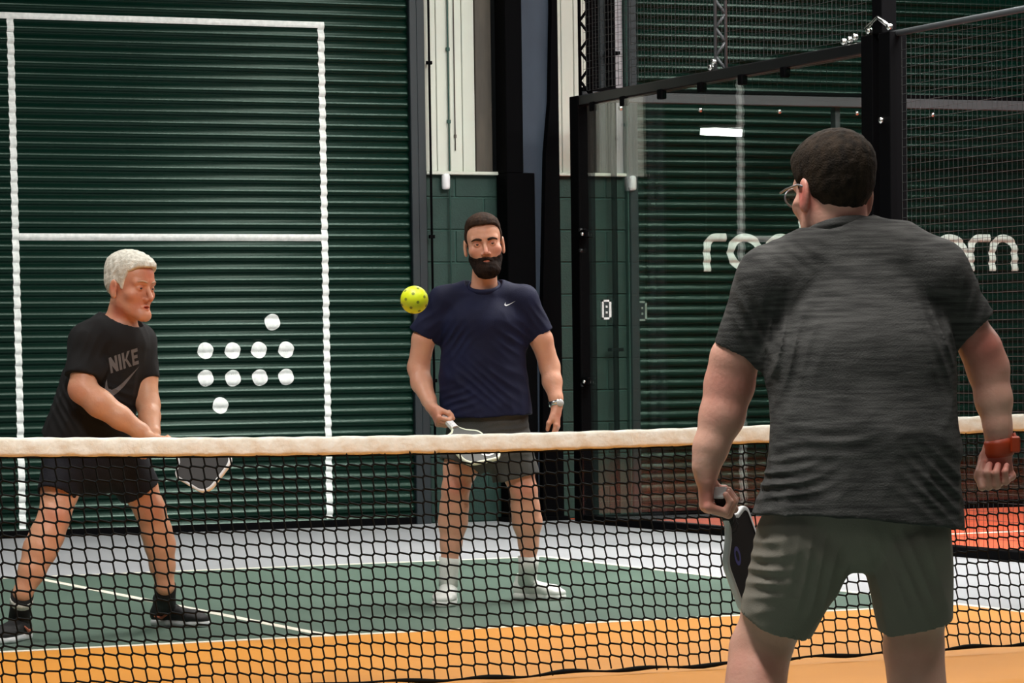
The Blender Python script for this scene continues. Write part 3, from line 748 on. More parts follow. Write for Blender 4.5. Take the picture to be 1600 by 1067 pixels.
# ---- head
class Head:
    def __init__(s, c, face, up=(0, 0, 1), sc=1.0):
        s.c = np.array(c, float); s.sc = sc
        y = nrm(face); z = nrm(np.array(up, float) - y * (np.array(up, float) @ y)); x = np.cross(y, z)
        s.R = np.array([x, y, z])
    def loc(s, P):
        q = [P[0] - s.c[0], P[1] - s.c[1], P[2] - s.c[2]]
        return [(q[0] * s.R[i][0] + q[1] * s.R[i][1] + q[2] * s.R[i][2]) / s.sc for i in range(3)]
    def pt(s, x, y, z): return s.c + s.sc * (np.array([x, y, z]) @ s.R)
    def skull(s, P):
        Q = s.loc(P); return s.skull_l(Q) * s.sc
    def skull_l(s, Q):
        X = np.abs(Q[0]); Qs = (X, Q[1], Q[2])
        d = d_ell(Q, (0, -.012, .030), (.074, .096, .086))
        d = smin(d, d_ell(Q, (0, .018, .045), (.064, .072, .060)), .02)
        d = smin(d, d_ell(Q, (0, .022, -.048), (.057, .064, .066)), .03)
        d = smin(d, d_cap(Qs, (.043, .0, -.060), (.014, .072, -.100), .017, .017), .03)
        d = smin(d, d_ell(Q, (0, .083, -.101), (.022, .015, .018)), .02)
        return d
    def full_l(s, Q, ears=True):
        X = np.abs(Q[0]); Qs = (X, Q[1], Q[2])
        d = s.skull_l(Q)
        d = smin(d, d_cap(Qs, (.010, .083, .022), (.046, .070, .020), .009, .008), .018)       # brow
        d = smin(d, d_ell(Qs, (.046, .054, -.026), (.018, .018, .015)), .03)                  # cheekbone
        d = smax(d, -d_ell(Qs, (.031, .0985, -.001), (.018, .017, .012)), .012)                # socket
        d = smin(d, d_ell(Qs, (.031, .0735, .0), (.0145, .0135, .0125)), .003)                # lid over the eyeball
        d = smax(d, -d_ell(Qs, (.031, .0905, -.001), (.0138, .0090, .0040)), .001)            # eye slit
        d = smin(d, d_cap(Q, (0, .086, .006), (0, .108, -.034), .0065, .0100), .010)           # nose
        d = smin(d, d_ell(Qs, (.0125, .094, -.040), (.0085, .011, .0075)), .005)
        d = smax(d, -d_ell(Qs, (.0075, .104, -.0475), (.0042, .006, .0035)), .002)            # nostril
        d = smin(d, d_cap(Qs, (.0, .0925, -.0640), (.020, .083, -.0680), .0052, .0030), .004)  # lips
        d = smin(d, d_cap(Qs, (.0, .0915, -.0745), (.017, .084, -.0710), .0062, .0032), .004)
        if ears:
            e = d_ell(Qs, (.0785, -.012, -.008), (.0075, .018, .032)); e = smin(e, d_ell(Qs, (.077, -.006, -.034), (.006, .009, .010)), .006)
            e = smax(e, -d_ell(Qs, (.0860, -.006, -.003), (.0055, .0095, .018)), .003)
            d = smin(d, e, .006)
        return d
    def add_to(s, sdf, ears=True, mouth_open=0.0):
        m = .17 * s.sc
        def fn(P):
            Q = s.loc(P); d = s.full_l(Q, ears)
            if mouth_open: d = smax(d, -d_ell((np.abs(Q[0]), Q[1], Q[2]), (0, .096, -.0695), (.016, .016, mouth_open)), .002)
            return d * s.sc
        sdf.add(fn, s.c - m, s.c + m, .012)

def hand(sdf, wrist, D, Nn, side=1, sc=1.0, curl=(70, 75, 45), thumb=(0.5, 0.6), wr=.027):
    """wrist -> knuckles along D, palm faces Nn, thumb towards side * (D x Nn)"""
    D = nrm(D); Nn = np.array(Nn, float); Nn = nrm(Nn - D * (Nn @ D)); T = np.cross(D, Nn) * side; w_ = np.array(wrist, float)
    P = lambda d, t, n: w_ + sc * (D * d + T * t + Nn * n)
    sdf.ecap(P(-.015, 0, 0), P(.02, .002, 0), (wr * sc, wr * .78 * sc), (wr * 1.1 * sc, wr * .72 * sc), T, k=.012)
    sdf.ecap(P(.015, .004, 0), P(.078, .003, .0), (.029 * sc, .017 * sc), (.038 * sc, .0135 * sc), T, k=.012)
    sdf.cap(P(.02, .018, .010), P(.052, .031, .014), .015 * sc, .013 * sc, k=.012)
    tips = []
    for t, L_, s_ in ((.0290, 1.0, 1.0), (.0098, 1.08, 1.04), (-.0095, 1.0, 1.0), (-.0275, .80, .88)):
        p = P(.084 - abs(t) * .22 * (1.4 if t < 0 else .7), t, 0.0); a = 0
        r = .0098 * s_ * sc
        for i, l in enumerate((.046, .029, .022)):
            a += math.radians(curl[i]); dr = D * math.cos(a) + Nn * math.sin(a) - T * t * .8 * (0 if i else 1)
            q = p + nrm(dr) * l * L_ * sc; sdf.cap(p, q, r, r * .9, k=.004 if i else .007); p = q; r *= .9
        tips.append(p)
    p = P(.035, .030, .012); q = P(.035 + .035, .030 + .030 * thumb[0], .012 + .034 * thumb[1]); sdf.cap(p, q, .0125 * sc, .0110 * sc, k=.010)
    d2 = D * .7 - T * (.35 - .2 * thumb[0]) + Nn * .45 * thumb[1]; e_ = q + nrm(d2) * .030 * sc; sdf.cap(q, e_, .0108 * sc, .0090 * sc, k=.006)
    return P(.075, 0, .030)

def paint_attr(o, fns):
    """per-vertex 'flush' 0..1 from a list of (centre, radius, strength)"""
    me = o.data; n = len(me.vertices); co = np.empty(n * 3, np.float32); me.vertices.foreach_get('co', co); co = co.reshape(-1, 3)
    a = np.zeros(n)
    for c, r, st in fns:
        r = np.array(r, float) if np.ndim(r) else np.array([r] * 3, float)
        a = np.maximum(a, st * np.exp(-(((co - np.array(c)) / r) ** 2).sum(1)))
    at = me.attributes.new('flush', 'FLOAT', 'POINT'); at.data.foreach_set('value', a.astype(np.float32))

def eyes(h, parent, iris=(0.10, 0.07, 0.04)):
    me_w = MT.setdefault('eyewhite', mat('eye_white', (.36, .32, .29), .3)); ir = mat('iris', [c_ * .35 for c_ in iris], .2)
    for s in (-1, 1):
        c = h.pt(s * .031, .0722, 0); e_ = MB().sphere((0, 0, 0), .0122 * h.sc, 16, 12).build('eyeball', me_w, parent, True); e_.location = c
        f_ = Vector(h.R[1]); ib = MB().tube([f_ * .0088 * h.sc, f_ * .0125 * h.sc], [.0062 * h.sc, .0046 * h.sc], 14).build('iris', ir, e_, True)

def brows(h, m, parent, th=.0035, z=.0255):
    mb = MB()
    for s in (-1, 1):
        pts = [h.pt(s * x, y, zz) for x, y, zz in ((.012, .0945, z - .002), (.022, .0935, z + .001), (.034, .0895, z + .003), (.044, .0830, z + .001), (.052, .0745, z - .003))]
        mb.tube([Vector(p) for p in pts], [th * .9 * h.sc, th * 1.2 * h.sc, th * h.sc, th * .8 * h.sc, th * .5 * h.sc], 8)
    return mb.build('eyebrows', m, parent, True)

def shoe(parent, ankle, toe_dir, L_, m_up, m_sole, m_lace, h=.004, hi_top=.0, wd=.048, stripe=None):
    """ankle on the ground frame: heel to toe along toe_dir"""
    a = np.array(ankle, float); t = nrm((toe_dir[0], toe_dir[1], 0)); s = np.array([-t[1], t[0], 0]); z = V3(0, 0, 1)
    P = lambda f_, l, u: np.array([a[0], a[1], 0]) + t * f_ + s * l + z * u
    up = Sdf()
    up.ecap(P(-.045, 0, .052), P(.02, 0, .058), (.034, .036), (.037, .042), s, k=.02)
    up.ecap(P(.02, 0, .055), P(L_ - .15, 0, .046), (.038, .040), (wd, .028), s, k=.02)
    up.ecap(P(L_ - .15, 0, .042), P(L_ - .105, 0, .036), (wd, .027), (wd * .86, .020), s, k=.02)
    up.ecap(P(-.022, 0, .07), P(-.026, 0, .088 + hi_top), (.036, .038), (.033, .036), s, k=.02)
    up.ecap(P(.006, 0, .072), P(.012, 0, .098 + hi_top), (.032, .03), (.030, .026), s, k=.02)
    up.ecap(P(-.006, 0, .10 + hi_top), P(-.006, 0, .17 + hi_top), (.030, .040), (.030, .040), s, k=.004, op='s')
    up.add(lambda P_: .018 - P_[2], a + (-.4, -.4, -.3), a + (.4, .4, .5), 0, 'i')
    lo = np.array([a[0] - .26, a[1] - .26, -.01]); hi = np.array([a[0] + .26, a[1] + .26, .20 + hi_top])
    u = solid('shoe', up, lo, hi, h, m_up, parent)
    so = Sdf(); so.ecap(P(-.045, 0, .018), P(.03, 0, .017), (.038, .028), (.038, .026), s, k=.01)
    so.ecap(P(.03, 0, .017), P(L_ - .14, 0, .017), (.038, .024), (wd + .004, .024), s, k=.01)
    so.ecap(P(L_ - .14, 0, .017), P(L_ - .105, 0, .018), (wd + .004, .024), (wd * .9, .021), s, k=.01)
    so.add(lambda P_: np.maximum(.0015 - P_[2], P_[2] - .030), lo, hi + (.1, .1, .1), .003, 'i')
    solid('sole', so, lo, hi, h, m_sole, u)
    for i in range(5):
        f0 = .045 + i * .018; zz = .090 - i * .0085 + hi_top * .2
        MB().tube([P(f0 - .004, -.026, zz - .010), P(f0, 0, zz + .003), P(f0 + .004, .026, zz - .010)], .0035, 6).build('lace', m_lace, u, True)
    if stripe:
        for sd in (-1, 1):
            MB().tube([P(-.03, sd * .043, .045), P(.01, sd * .045, .040), P(.05, sd * .047, .062)], [.004, .007, .003], 6).build('side_stripe', stripe, u, True)
    return u

def frame_m(origin, yax, zax):
    y = Vector(yax).normalized(); z = Vector(zax); z = (z - y * z.dot(y)).normalized(); x = y.cross(z)
    return Matrix(((x.x, y.x, z.x, origin[0]), (x.y, y.y, z.y, origin[1]), (x.z, y.z, z.z, origin[2]), (0, 0, 0, 1)))

def paddle(person_root, grip, axis, normal, label, face_m, edge_m, grip_m, W_=.20, H_=.265, logo=None, hl=.125, face2=None):
    """y along the handle towards the head of the paddle; grip = centre of the handle"""
    Mw = Matrix.Translation(person_root.location) @ Matrix.Rotation(YAW, 4, 'Z') @ frame_m(grip, axis, normal)
    e = empty('paddle', (0, 0, 0)); e.matrix_world = Mw; tag(e, label, 'paddle')
    y0 = hl / 2 + .006; hw = W_ / 2; pts = []
    def rc(cx, cy, r, a0, a1, n=8): return [(cx + r * math.cos(math.radians(a0 + (a1 - a0) * i / n)), cy + r * math.sin(math.radians(a0 + (a1 - a0) * i / n))) for i in range(n + 1)]
    right = [(.017, y0 - .01), (.020, y0 + .008), (.040, y0 + .030)] + rc(hw - .045, y0 + .085, .045, -52, 0, 6) + rc(hw - .05, y0 + H_ - .05, .05, 0, 90, 8)
    out = right + [(-x, y) for x, y in right[::-1]]
    MB().prism(out, 'z', -.0062, .0062).build('face_panel', face_m, e)
    n = len(out); v = []; f = []
    inn = []
    cen = Vector((0, y0 + H_ * .52))
    for x, y in out:
        d = Vector((x, y)) - cen; d.normalize(); inn.append((x - d.x * .009, y - d.y * .009))
    for (x, y), (xi, yi) in zip(out, inn):
        d = (Vector((x, y)) - cen).normalized() * .002
        v += [(xi, yi, .0078), (x + d.x * .3, y + d.y * .3, .0078), (x + d.x, y + d.y, .003), (x + d.x, y + d.y, -.003), (x + d.x * .3, y + d.y * .3, -.0078), (xi, yi, -.0078)]
    for i in range(n - 1):
        for k in range(5): f.append((i * 6 + k, (i + 1) * 6 + k, (i + 1) * 6 + k + 1, i * 6 + k + 1))
    me = bpy.data.meshes.new('edge_guard'); me.from_pydata(v, [], f); link_mesh('edge_guard', me, edge_m, e, True)
    g = MB().prism([(.0165, -.008), (.0165, .008), (.009, .0145), (-.009, .0145), (-.0165, .008), (-.0165, -.008), (-.009, -.0145), (.009, -.0145)], 'y', -hl / 2, y0 + .004)
    gr = g.build('grip', grip_m, e)
    for k in range(9): 
        yk = -hl / 2 + .012 + k * .0135
        MB().tube([(-.0172, yk, .0075), (-.0095, yk + .001, .0152), (.0095, yk + .004, .0152), (.0172, yk + .005, .0075), (.0172, yk + .006, -.0075), (.0095, yk + .007, -.0152), (-.0095, yk + .0095, -.0152), (-.0172, yk + .0105, -.0075)], .0009, 5).build('wrap_ridge', grip_m, gr)
    MB().bbox(-.0185, .0185, -hl / 2 - .008, -hl / 2, -.0165, .0165, .003).build('butt_cap', edge_m, e)
    if logo:
        lm, (lx, ly), (a, b) = logo
        MB().prism([(lx + a * math.cos(t_), ly + y0 + b * math.sin(t_)) for t_ in np.linspace(0, 6.283, 20)[:-1]], 'z', .0062, .0068).build('printed_mark', lm, e)
        MB().prism([(lx + a * .45 * math.cos(t_), ly + y0 + b * .6 * math.sin(t_)) for t_ in np.linspace(0, 6.283, 16)[:-1]], 'z', .0068, .0071).build('printed_mark', face_m, e)
    return e

def decal(name, polys, origin, ux, uy, nrmv, target, m, parent, off=.0015, grow=0.0, depth=.25, sub=.006):
    """flat print laid on a garment: 2D polygons (metres) are cut fine, then cast along -nrmv onto the target mesh"""
    import bmesh
    bvh = BVHTree.FromPolygons([v_.co.copy() for v_ in target.data.vertices], [p.vertices[:] for p in target.data.polygons])
    bm = bmesh.new()
    for poly in polys:
        vs = [bm.verts.new((x, y, 0)) for x, y in poly]; bm.faces.new(vs)
    bmesh.ops.triangulate(bm, faces=bm.faces[:])
    for _ in range(5):
        le = [e_ for e_ in bm.edges if e_.calc_length() > sub]
        if not le: break
        bmesh.ops.subdivide_edges(bm, edges=le, cuts=1); bmesh.ops.triangulate(bm, faces=[f_ for f_ in bm.faces if len(f_.verts) > 3])
    ux, uy, n_ = Vector(ux).normalized(), Vector(uy).normalized(), Vector(nrmv).normalized(); o_ = Vector(origin)
    for v_ in bm.verts:
        q = o_ + ux * v_.co.x + uy * v_.co.y + n_ * depth; hit = bvh.ray_cast(q, -n_)
        v_.co = (hit[0] + n_ * off) if hit[0] is not None else q - n_ * depth
    me = bpy.data.meshes.new(name); bm.to_mesh(me); bm.free(); return link_mesh(name, me, m, parent)

SWOOSH = [(-.5, .02), (-.42, .16), (-.36, .22), (-.40, .10), (-.40, .02), (-.33, -.03), (-.2, -.02), (0, .04), (.55, .26), (0, -.04), (-.2, -.12), (-.35, -.16), (-.46, -.12), (-.5, -.05)]

ROOTS = [(-0.82, 2.67, 0), (1.29, 3.42, 0), (-0.85, -3.5, 0)]
M_WHITE_SHOE = mat('white_shoe_leather', (.74, .76, .72), .5)
M_BLACK_SHOE = mat('black_shoe_mesh', (.008, .008, .009), .7)
M_ORANGE = mat('coral_stripe', (.55, .16, .09), .6)
M_WSOCK = mat('white_ribbed_sock', (.72, .74, .70), .9, bump=.3, bscale=200)
M_BSOCK = mat('black_sock', (.006, .006, .007), .9)

def d_ftube(P, a, b, ra, rb, side, ext=0.0):
    """elliptical cone, cut flat square at b (ext shifts the cut)"""
    a = np.array(a, float); b = np.array(b, float); ax = b - a; L_ = np.linalg.norm(ax); w_ = ax / L_
    u = np.array(side, float); u = u - w_ * (u @ w_); u /= np.linalg.norm(u); v_ = np.cross(w_, u)
    x, y, z = P[0] - a[0], P[1] - a[1], P[2] - a[2]
    s = x * w_[0] + y * w_[1] + z * w_[2]; t = np.clip(s / L_, 0, 1.1); e = np.minimum(s, 0)
    pu = x * u[0] + y * u[1] + z * u[2]; pv = x * v_[0] + y * v_[1] + z * v_[2]
    ru = ra[0] + (rb[0] - ra[0]) * t; rv = ra[1] + (rb[1] - ra[1]) * t; m = np.minimum(ru, rv)
    return np.maximum((np.sqrt((pu / ru) ** 2 + (pv / rv) ** 2 + (e / m) ** 2) - 1) * m, s - L_ - ext)
def tube_end(sdf, a, b, ra, rb, side, k=0.02):
    m = max(*ra, *rb) + k + .015; a = np.array(a, float); b = np.array(b, float)
    sdf.add(lambda P: d_ftube(P, a, b, ra, rb, side), np.minimum(a, b) - m, np.maximum(a, b) + m, k)
def hollow(sdf, a, b, ra, rb, side, th=.008, depth=.045):
    a = np.array(a, float); b = np.array(b, float); w_ = nrm(b - a); a2 = b - w_ * depth; b2 = b + w_ * .03
    m = max(*ra, *rb) + .04; r_ = (rb[0] - th, rb[1] - th); rs = (r_[0] * .97, r_[1] * .97)
    sdf.add(lambda P: d_ftube(P, a2, b2, rs, r_, side), np.minimum(a2, b2) - m, np.maximum(a2, b2) + m, .002, 's')
def disp(sdf, fn, amp, lo, hi): sdf.add(lambda P: -amp * fn(P), lo, hi, 0, 'add')
X_ = (1, 0, 0)
SK1 = skin_mat('skin_tanned', (.66, .36, .22), (.52, .12, .08))
SK2 = skin_mat('skin_fair_warm', (.68, .37, .25), (.48, .12, .08))
SK3 = skin_mat('skin_rosy', (.78, .46, .35), (.55, .15, .12))

# ================================================================== person in the navy shirt
p2 = empty('person', ROOTS[1], YAW); tag(p2, 'bearded person in navy t-shirt and grey shorts standing behind the net', 'person')
H2 = Head((-0.0205, 0.0000, 1.6557), (0.05, -1, -0.03), (-0.09, 0, 1), 1.12)
G2L, G2R = (-0.2095, 0.0367, 0.0000), (0.1566, 0.2964, 0.0000)
A2L, A2R = (G2L[0], G2L[1], .085), (G2R[0], G2R[1], .085)
b = Sdf(); H2.add_to(b)
b.cap((-0.0207, 0.0200, 1.5483), (-0.0224, 0.0400, 1.4405), .054, .064, k=.025)
b.cap((-0.0847, 0.0500, 1.4211), (0.0449, 0.0500, 1.4193), .034, .034, k=.03)
b.echain([((-0.0236, 0.0400, 1.3614), (.140, .072)), ((-0.0327, 0.0200, 1.1324), (.160, .090)), ((-0.0278, 0.0200, 0.8678), (.15, .10)), ((-0.0147, 0.0200, 0.7498), (.15, .10))], X_, .03)
b.chain([((-0.1970, 0.0300, 1.3695), .056), ((-0.3056, 0.0400, 1.2245), .052), ((-0.3315, 0.0500, 1.0955), .050)], k=.02)
b.chain([((-0.3315, 0.0500, 1.0955), .048), ((-0.3168, 0.0100, 1.0249), .049), ((-0.2838, -0.0700, 0.9488), .034), ((-0.2718, -0.1000, 0.9198), .030)], k=.015, k0=.02)
b.chain([((0.1414, 0.0300, 1.3706), .056), ((0.2366, 0.0400, 1.2168), .051), ((0.2734, 0.0500, 1.0929), .046)], k=.02)
b.chain([((0.2734, 0.0500, 1.0929), .045), ((0.2839, 0.0200, 1.0222), .045), ((0.2999, -0.0200, 0.9459), .031), ((0.3023, -0.0300, 0.9108), .028)], k=.015, k0=.02)
gc2 = hand(b, (-0.2687, -0.1100, 0.9140), (.35, -.50, -.78), (.8, .35, .25), 1, 1.05, curl=(62, 78, 50), thumb=(.1, 1.0))
hand(b, (0.3021, -0.0300, 0.8991), (0, -.15, -1), (-.95, .2, 0), -1, 1.02, curl=(18, 24, 16), thumb=(.3, .5))
b.chain([((-0.0944, 0.0200, 0.7509), .09), ((-0.1431, -0.0000, 0.6343), .078), ((-0.1678, -0.0200, 0.5351), .062), ((-0.1753, 0.0000, 0.4519), .064), ((-0.1826, 0.0200, 0.3831), .066), ((-0.1931, 0.0200, 0.2797), .048), ((-0.2033, 0.0200, 0.1910), .037), (A2L, .028)], k=.02)
b.ell((-0.1672, -0.0550, 0.5423), (.032, .022, .036), k=.03)
b.chain([((0.0738, 0.0200, 0.7485), .09), ((0.1164, 0.0300, 0.6297), .078), ((0.1444, 0.0200, 0.5233), .062), ((0.1523, 0.0400, 0.4455), .064), ((0.1603, 0.0600, 0.3763), .067), ((0.1650, 0.0780, 0.2714), .045), ((0.1638, 0.0850, 0.1818), .032), (A2R, .028)], k=.02)
b.ell((0.1443, -0.0200, 0.5307), (.032, .022, .036), k=.03)
hb = lambda c, r: (np.array(c) - r, np.array(c) + r)
h2c = H2.c
def hand_box(w_, lo=(-.10, -.16, -.20), hi=(.12, .10, .03)): return (np.array(w_) + lo, np.array(w_) + hi)
body2 = solid('body', b, (-.52, -.32, -.0), (.55, .35, 1.90), .006, SK2, p2, 1,
              [(h2c - (.13, .16, .155), h2c + (.13, .16, .16), .0026), (*hand_box((-0.2687, -0.1100, 0.9140)), .003), (*hand_box((0.3021, -0.0300, 0.8991), (-.08, -.10, -.22), (.08, .10, .02)), .003)])
paint_attr(body2, [(H2.pt(0, .092, -.069), (.028, .02, .009), .7), (H2.pt(0, .107, -.036), .02, .55), (H2.pt(.045, .07, -.03), .028, .4), (H2.pt(-.045, .07, -.03), .028, .4),
                   (H2.pt(.031, .09, .004), (.02, .02, .010), .5), (H2.pt(-.031, .09, .004), (.02, .02, .010), .5)] + [(q, .05, .5) for q in ((-0.2687, -0.1500, 0.8593), (-0.1668, -0.0800, 0.5432), (0.1442, -0.0500, 0.5319), (-0.3319, 0.0600, 1.0896), (0.3015, -0.0300, 0.8492))])
eyes(H2, p2)
M_BRHAIR = mat('dark_brown_hair', (.016, .008, .005), .8, spec=.15, noise=(60, (.045, .024, .014), (1, 1, .25)), bump=.35, bscale=220)
M_BEARD = mat('dark_brown_beard', (.007, .004, .003), .85, spec=.12, noise=(70, (.022, .012, .008), (1, 1, .3)), bump=.4, bscale=240)
brows(H2, M_BRHAIR, p2, .0048, .0180)
def hair(h, hl, off, m, parent, name='hair', amp=.0008, hh=.003, seed=3, freq=330, extra=None, zlo=-.12):
    """shell over the skull above the hairline hl: list of (y, z); off(Q)=thickness"""
    ys = [a[0] for a in hl]; zs = [a[1] for a in hl]; wv = waves(seed, 8, freq)
    s = Sdf(); mg = .16 * h.sc
    def fn(P):
        Q = h.loc(P); d = h.skull_l(Q) - off(Q)
        zl = np.interp(Q[1], ys, zs)
        d = smax(d, (zl - Q[2]) * .8, .006)
        if extra: d = extra(Q, d)
        return d * h.sc + amp * wv(P)
    s.add(fn, h.c - mg, h.c + mg)
    return solid(name, s, h.c - mg, h.c + mg, hh, m, parent, 1)
hair(H2, [(-.12, -.055), (-.075, -.05), (-.04, -.03), (-.012, .01), (.010, .006), (.022, -.008), (.030, .020), (.045, .058), (.062, .072), (.075, .078), (.1, .078)],
     lambda Q: .0030 + .0095 * np.clip((Q[2] - .060) / .04, 0, 1) + .004 * np.clip((Q[1] - .02) / .05, 0, 1), M_BRHAIR, p2)
def beard(h, top, off, m, parent, seed=5, moust=True):
    ys = [a[0] for a in top]; zs = [a[1] for a in top]; wv = waves(seed, 8, 300)
    s = Sdf(); mg = .18 * h.sc
    def fn(P):
        Q = h.loc(P); d = h.full_l(Q, False) - off(Q)
        zt = np.interp(Q[1], ys, zs); d = smax(d, (Q[2] - zt) * .8, .006); d = smax(d, (-.004 - Q[1]), .008)
        d = smax(d, -d_ell(Q, (0, .100, -.0700), (.0155, .030, .0046)), .003)
        return d * h.sc + .0012 * wv(P)
    s.add(fn, h.c - mg, h.c + mg)
    return solid('beard', s, h.c - mg, h.c + (mg, mg, 0), .0028, m, parent, 1)
beard(H2, [(-.01, .004), (.012, .004), (.022, -.018), (.040, -.040), (.055, -.050), (.072, -.056), (.084, -.0535), (.12, -.049)],
      lambda Q: .0022 + .013 * np.clip((-.070 - Q[2]) / .04, 0, 1) * np.clip((Q[1] + .01) / .08, .15, 1) + .002 * (Q[2] < -.05), M_BEARD, p2)
# shirt
M_NAVY = mat('navy_shirt_cloth', (.0014, .0032, .024), .75, noise=(7, (.0020, .0045, .033), (1, 1, 1)), bump=.15, bscale=300, spec=.3)
s2 = Sdf(); hemA, hemB = (-0.0310, 0.0100, 1.0443), (-0.0247, 0.0100, 0.8679)
s2.echain([((-0.0259, 0.0350, 1.4024), (.165, .088)), ((-0.0303, 0.0200, 1.2937), (.192, .115)), ((-0.0310, 0.0100, 1.0443), (.198, .118))], X_, .03)
tube_end(s2, hemA, hemB, (.198, .118), (.212, .135), X_, .01)
s2.chain([((-0.0723, 0.0400, 1.4500), .055), ((-0.2055, 0.0350, 1.3991), .066)], k0=.03); s2.chain([((0.0248, 0.0400, 1.4487), .055), ((0.1506, 0.0350, 1.3940), .066)], k0=.03)
SL = [((-0.2055, 0.0350, 1.3991), (-0.3054, 0.0450, 1.2421), (.068, .07), (.067, .070)), ((0.1506, 0.0350, 1.3940), (0.2310, 0.0450, 1.2375), (.066, .07), (.060, .066))]
for a, c, ra, rb in SL: tube_end(s2, a, c, ra, rb, (0, 1, 0), .035)
crease(s2, (-0.1536, -0.0700, 1.2215), (.07, .12, .07), (60, 0, -70), .0040)
crease(s2, (0.1096, -0.0700, 1.2178), (.07, .12, .07), (-60, 0, -70), .0040)
crease(s2, (-0.0248, -0.1000, 1.0155), (.15, .12, .09), (45, 0, 60), .0038)
crease(s2, (-0.1428, -0.1000, 0.9442), (.09, .12, .06), (-50, 0, 75), .0035)
crease(s2, (-0.2853, -0.0000, 1.3264), (.06, .12, .06), (-60, 0, 45), .0025)
crease(s2, (0.2228, -0.0000, 1.3192), (.06, .12, .06), (60, 0, 45), .0025)
disp(s2, waves(11, 9, 24, (1, 1, .55)), .0045, (-.5, -.4, .8), (.5, .4, 1.9)); disp(s2, waves(12, 7, 55, (1.1, 1, .5), True), .0018, (-.5, -.4, .8), (.5, .4, 1.9))
neckline(s2, (-0.0234, 0.0200, 1.4635), (-.03, -.42, 1), .078)
hollow(s2, hemA, hemB, (.198, .118), (.212, .135), X_, .018, .03)
for a, c, ra, rb in SL: hollow(s2, a, c, ra, rb, (0, 1, 0), .007)
shirt2 = solid('shirt', s2, (-.42, -.30, .80), (.42, .30, 1.60), .0045, M_NAVY, p2, 2)
def collar(c, axis, r, th, m, par, ry=None):
    n = nrm(axis); u = nrm(np.cross(n, (0, 1, 0))); v_ = np.cross(n, u); c = np.array(c, float); ry = ry or r
    pts = [tuple(c + u * r * math.cos(t_) + v_ * ry * math.sin(t_)) for t_ in np.linspace(0, 6.2832, 41)[:-1]]
    vv = []; ff = []; m_ = len(pts)
    for i, p in enumerate(pts):
        d = nrm(np.array(p) - c)
        for a, b_ in ((0, .008), (th, .004), (th * 1.2, -.008), (th, -.020), (-.004, -.020), (-.004, .004)): vv.append(tuple(np.array(p) + d * a + n * b_))
    for i in range(m_):
        for k in range(6): ff.append((i * 6 + k, ((i + 1) % m_) * 6 + k, ((i + 1) % m_) * 6 + (k + 1) % 6, i * 6 + (k + 1) % 6))
    return MB().add(vv, ff).build('collar', m, par, True)
collar((-0.0234, 0.0200, 1.4665), (-.03, -.42, 1), .068, .010, M_NAVY, shirt2)
decal('printed_mark', [[(x * .05, y * .045) for x, y in SWOOSH]], (0.0944, -0.0000, 1.3795), (1, 0, .1), (-.1, 0, 1), (0, -1, 0), shirt2, mat('silver_print', (.6, .62, .66), .4), shirt2, sub=.008)
# shorts
M_GSHORT = mat('grey_shorts_cloth', (.060, .062, .058), .8, noise=(12, (.05, .05, .048), (1, 1, 1)), bump=.2, bscale=260)
q2 = Sdf()
q2.echain([((-0.0221, 0.0200, 0.8530), (.185, .115)), ((-0.0119, 0.0200, 0.7438), (.192, .13))], X_, .02)
LG = [((-0.0944, 0.0200, 0.7509), (-0.1430, 0.0000, 0.6401), (.105, .115), (.100, .105)), ((0.0738, 0.0200, 0.7485), (0.1099, 0.0300, 0.5854), (.105, .115), (.108, .105))]
for a, c, ra, rb in LG: tube_end(q2, a, c, ra, rb, X_, .03)
crease(q2, (0.0888, -0.0800, 0.7799), (.12, .12, .09), (-30, 0, 90), .0045)
disp(q2, waves(21, 8, 30), .004, (-.5, -.4, .5), (.5, .4, 1.2)); disp(q2, waves(22, 7, 60, (1, 1, .6), True), .0018, (-.5, -.4, .5), (.5, .4, 1.2))
for a, c, ra, rb in LG: hollow(q2, a, c, ra, rb, X_, .008, .05)
shorts2 = solid('shorts', q2, (-.32, -.25, .55), (.32, .28, 1.02), .0055, M_GSHORT, p2, 1)
for (ax_, ay_, td, g) in ((0, 0, (-.10, -1), G2L), (0, 0, (.80, -.60), G2R)):
    shoe(p2, g, td, .295, M_WHITE_SHOE, M_WHITE_SHOE, M_WHITE_SHOE, .0045, .012, wd=.05)
for a, m_, c in (((-0.2000, 0.0200, 0.2176), (-0.2033, 0.0200, 0.1910), A2L), ((0.1642, 0.0770, 0.2150), (0.1637, 0.0790, 0.1822), A2R)):
    MB().tube([a, m_, tuple(np.array(m_) * .5 + np.array(c) * .5), c], [.050, .0475, .044, .045], 18).build('sock', M_WSOCK, p2, True)
wt = MB().tube([(*(0.2982, -0.0250, 0.9343),), (*(0.3023, -0.0280, 0.9137),)], .0345, 20).build('wristwatch', MT['steel'], p2, True)
MB().tube([tuple(np.array((0.3169, -0.0450, 0.9255))), tuple(np.array((0.3196, -0.0620, 0.9250)))], [.017, .016], 18).build('watch_face', mat('watch_glass', (.55, .57, .58), .15), wt, True)
paddle(p2, gc2 + V3(.010, -.012, .0), (.53, -.62, -.56), (.215, -.53, .79), 'grey paddle with a pale yellow edge held by the bearded person', mat('grey_paddle_face', (.06, .062, .056), .55), mat('pale_lime_edge', (.72, .76, .60), .45), MT['white'], logo=(MT['white'], (-.04, .215), (.035, .022)))

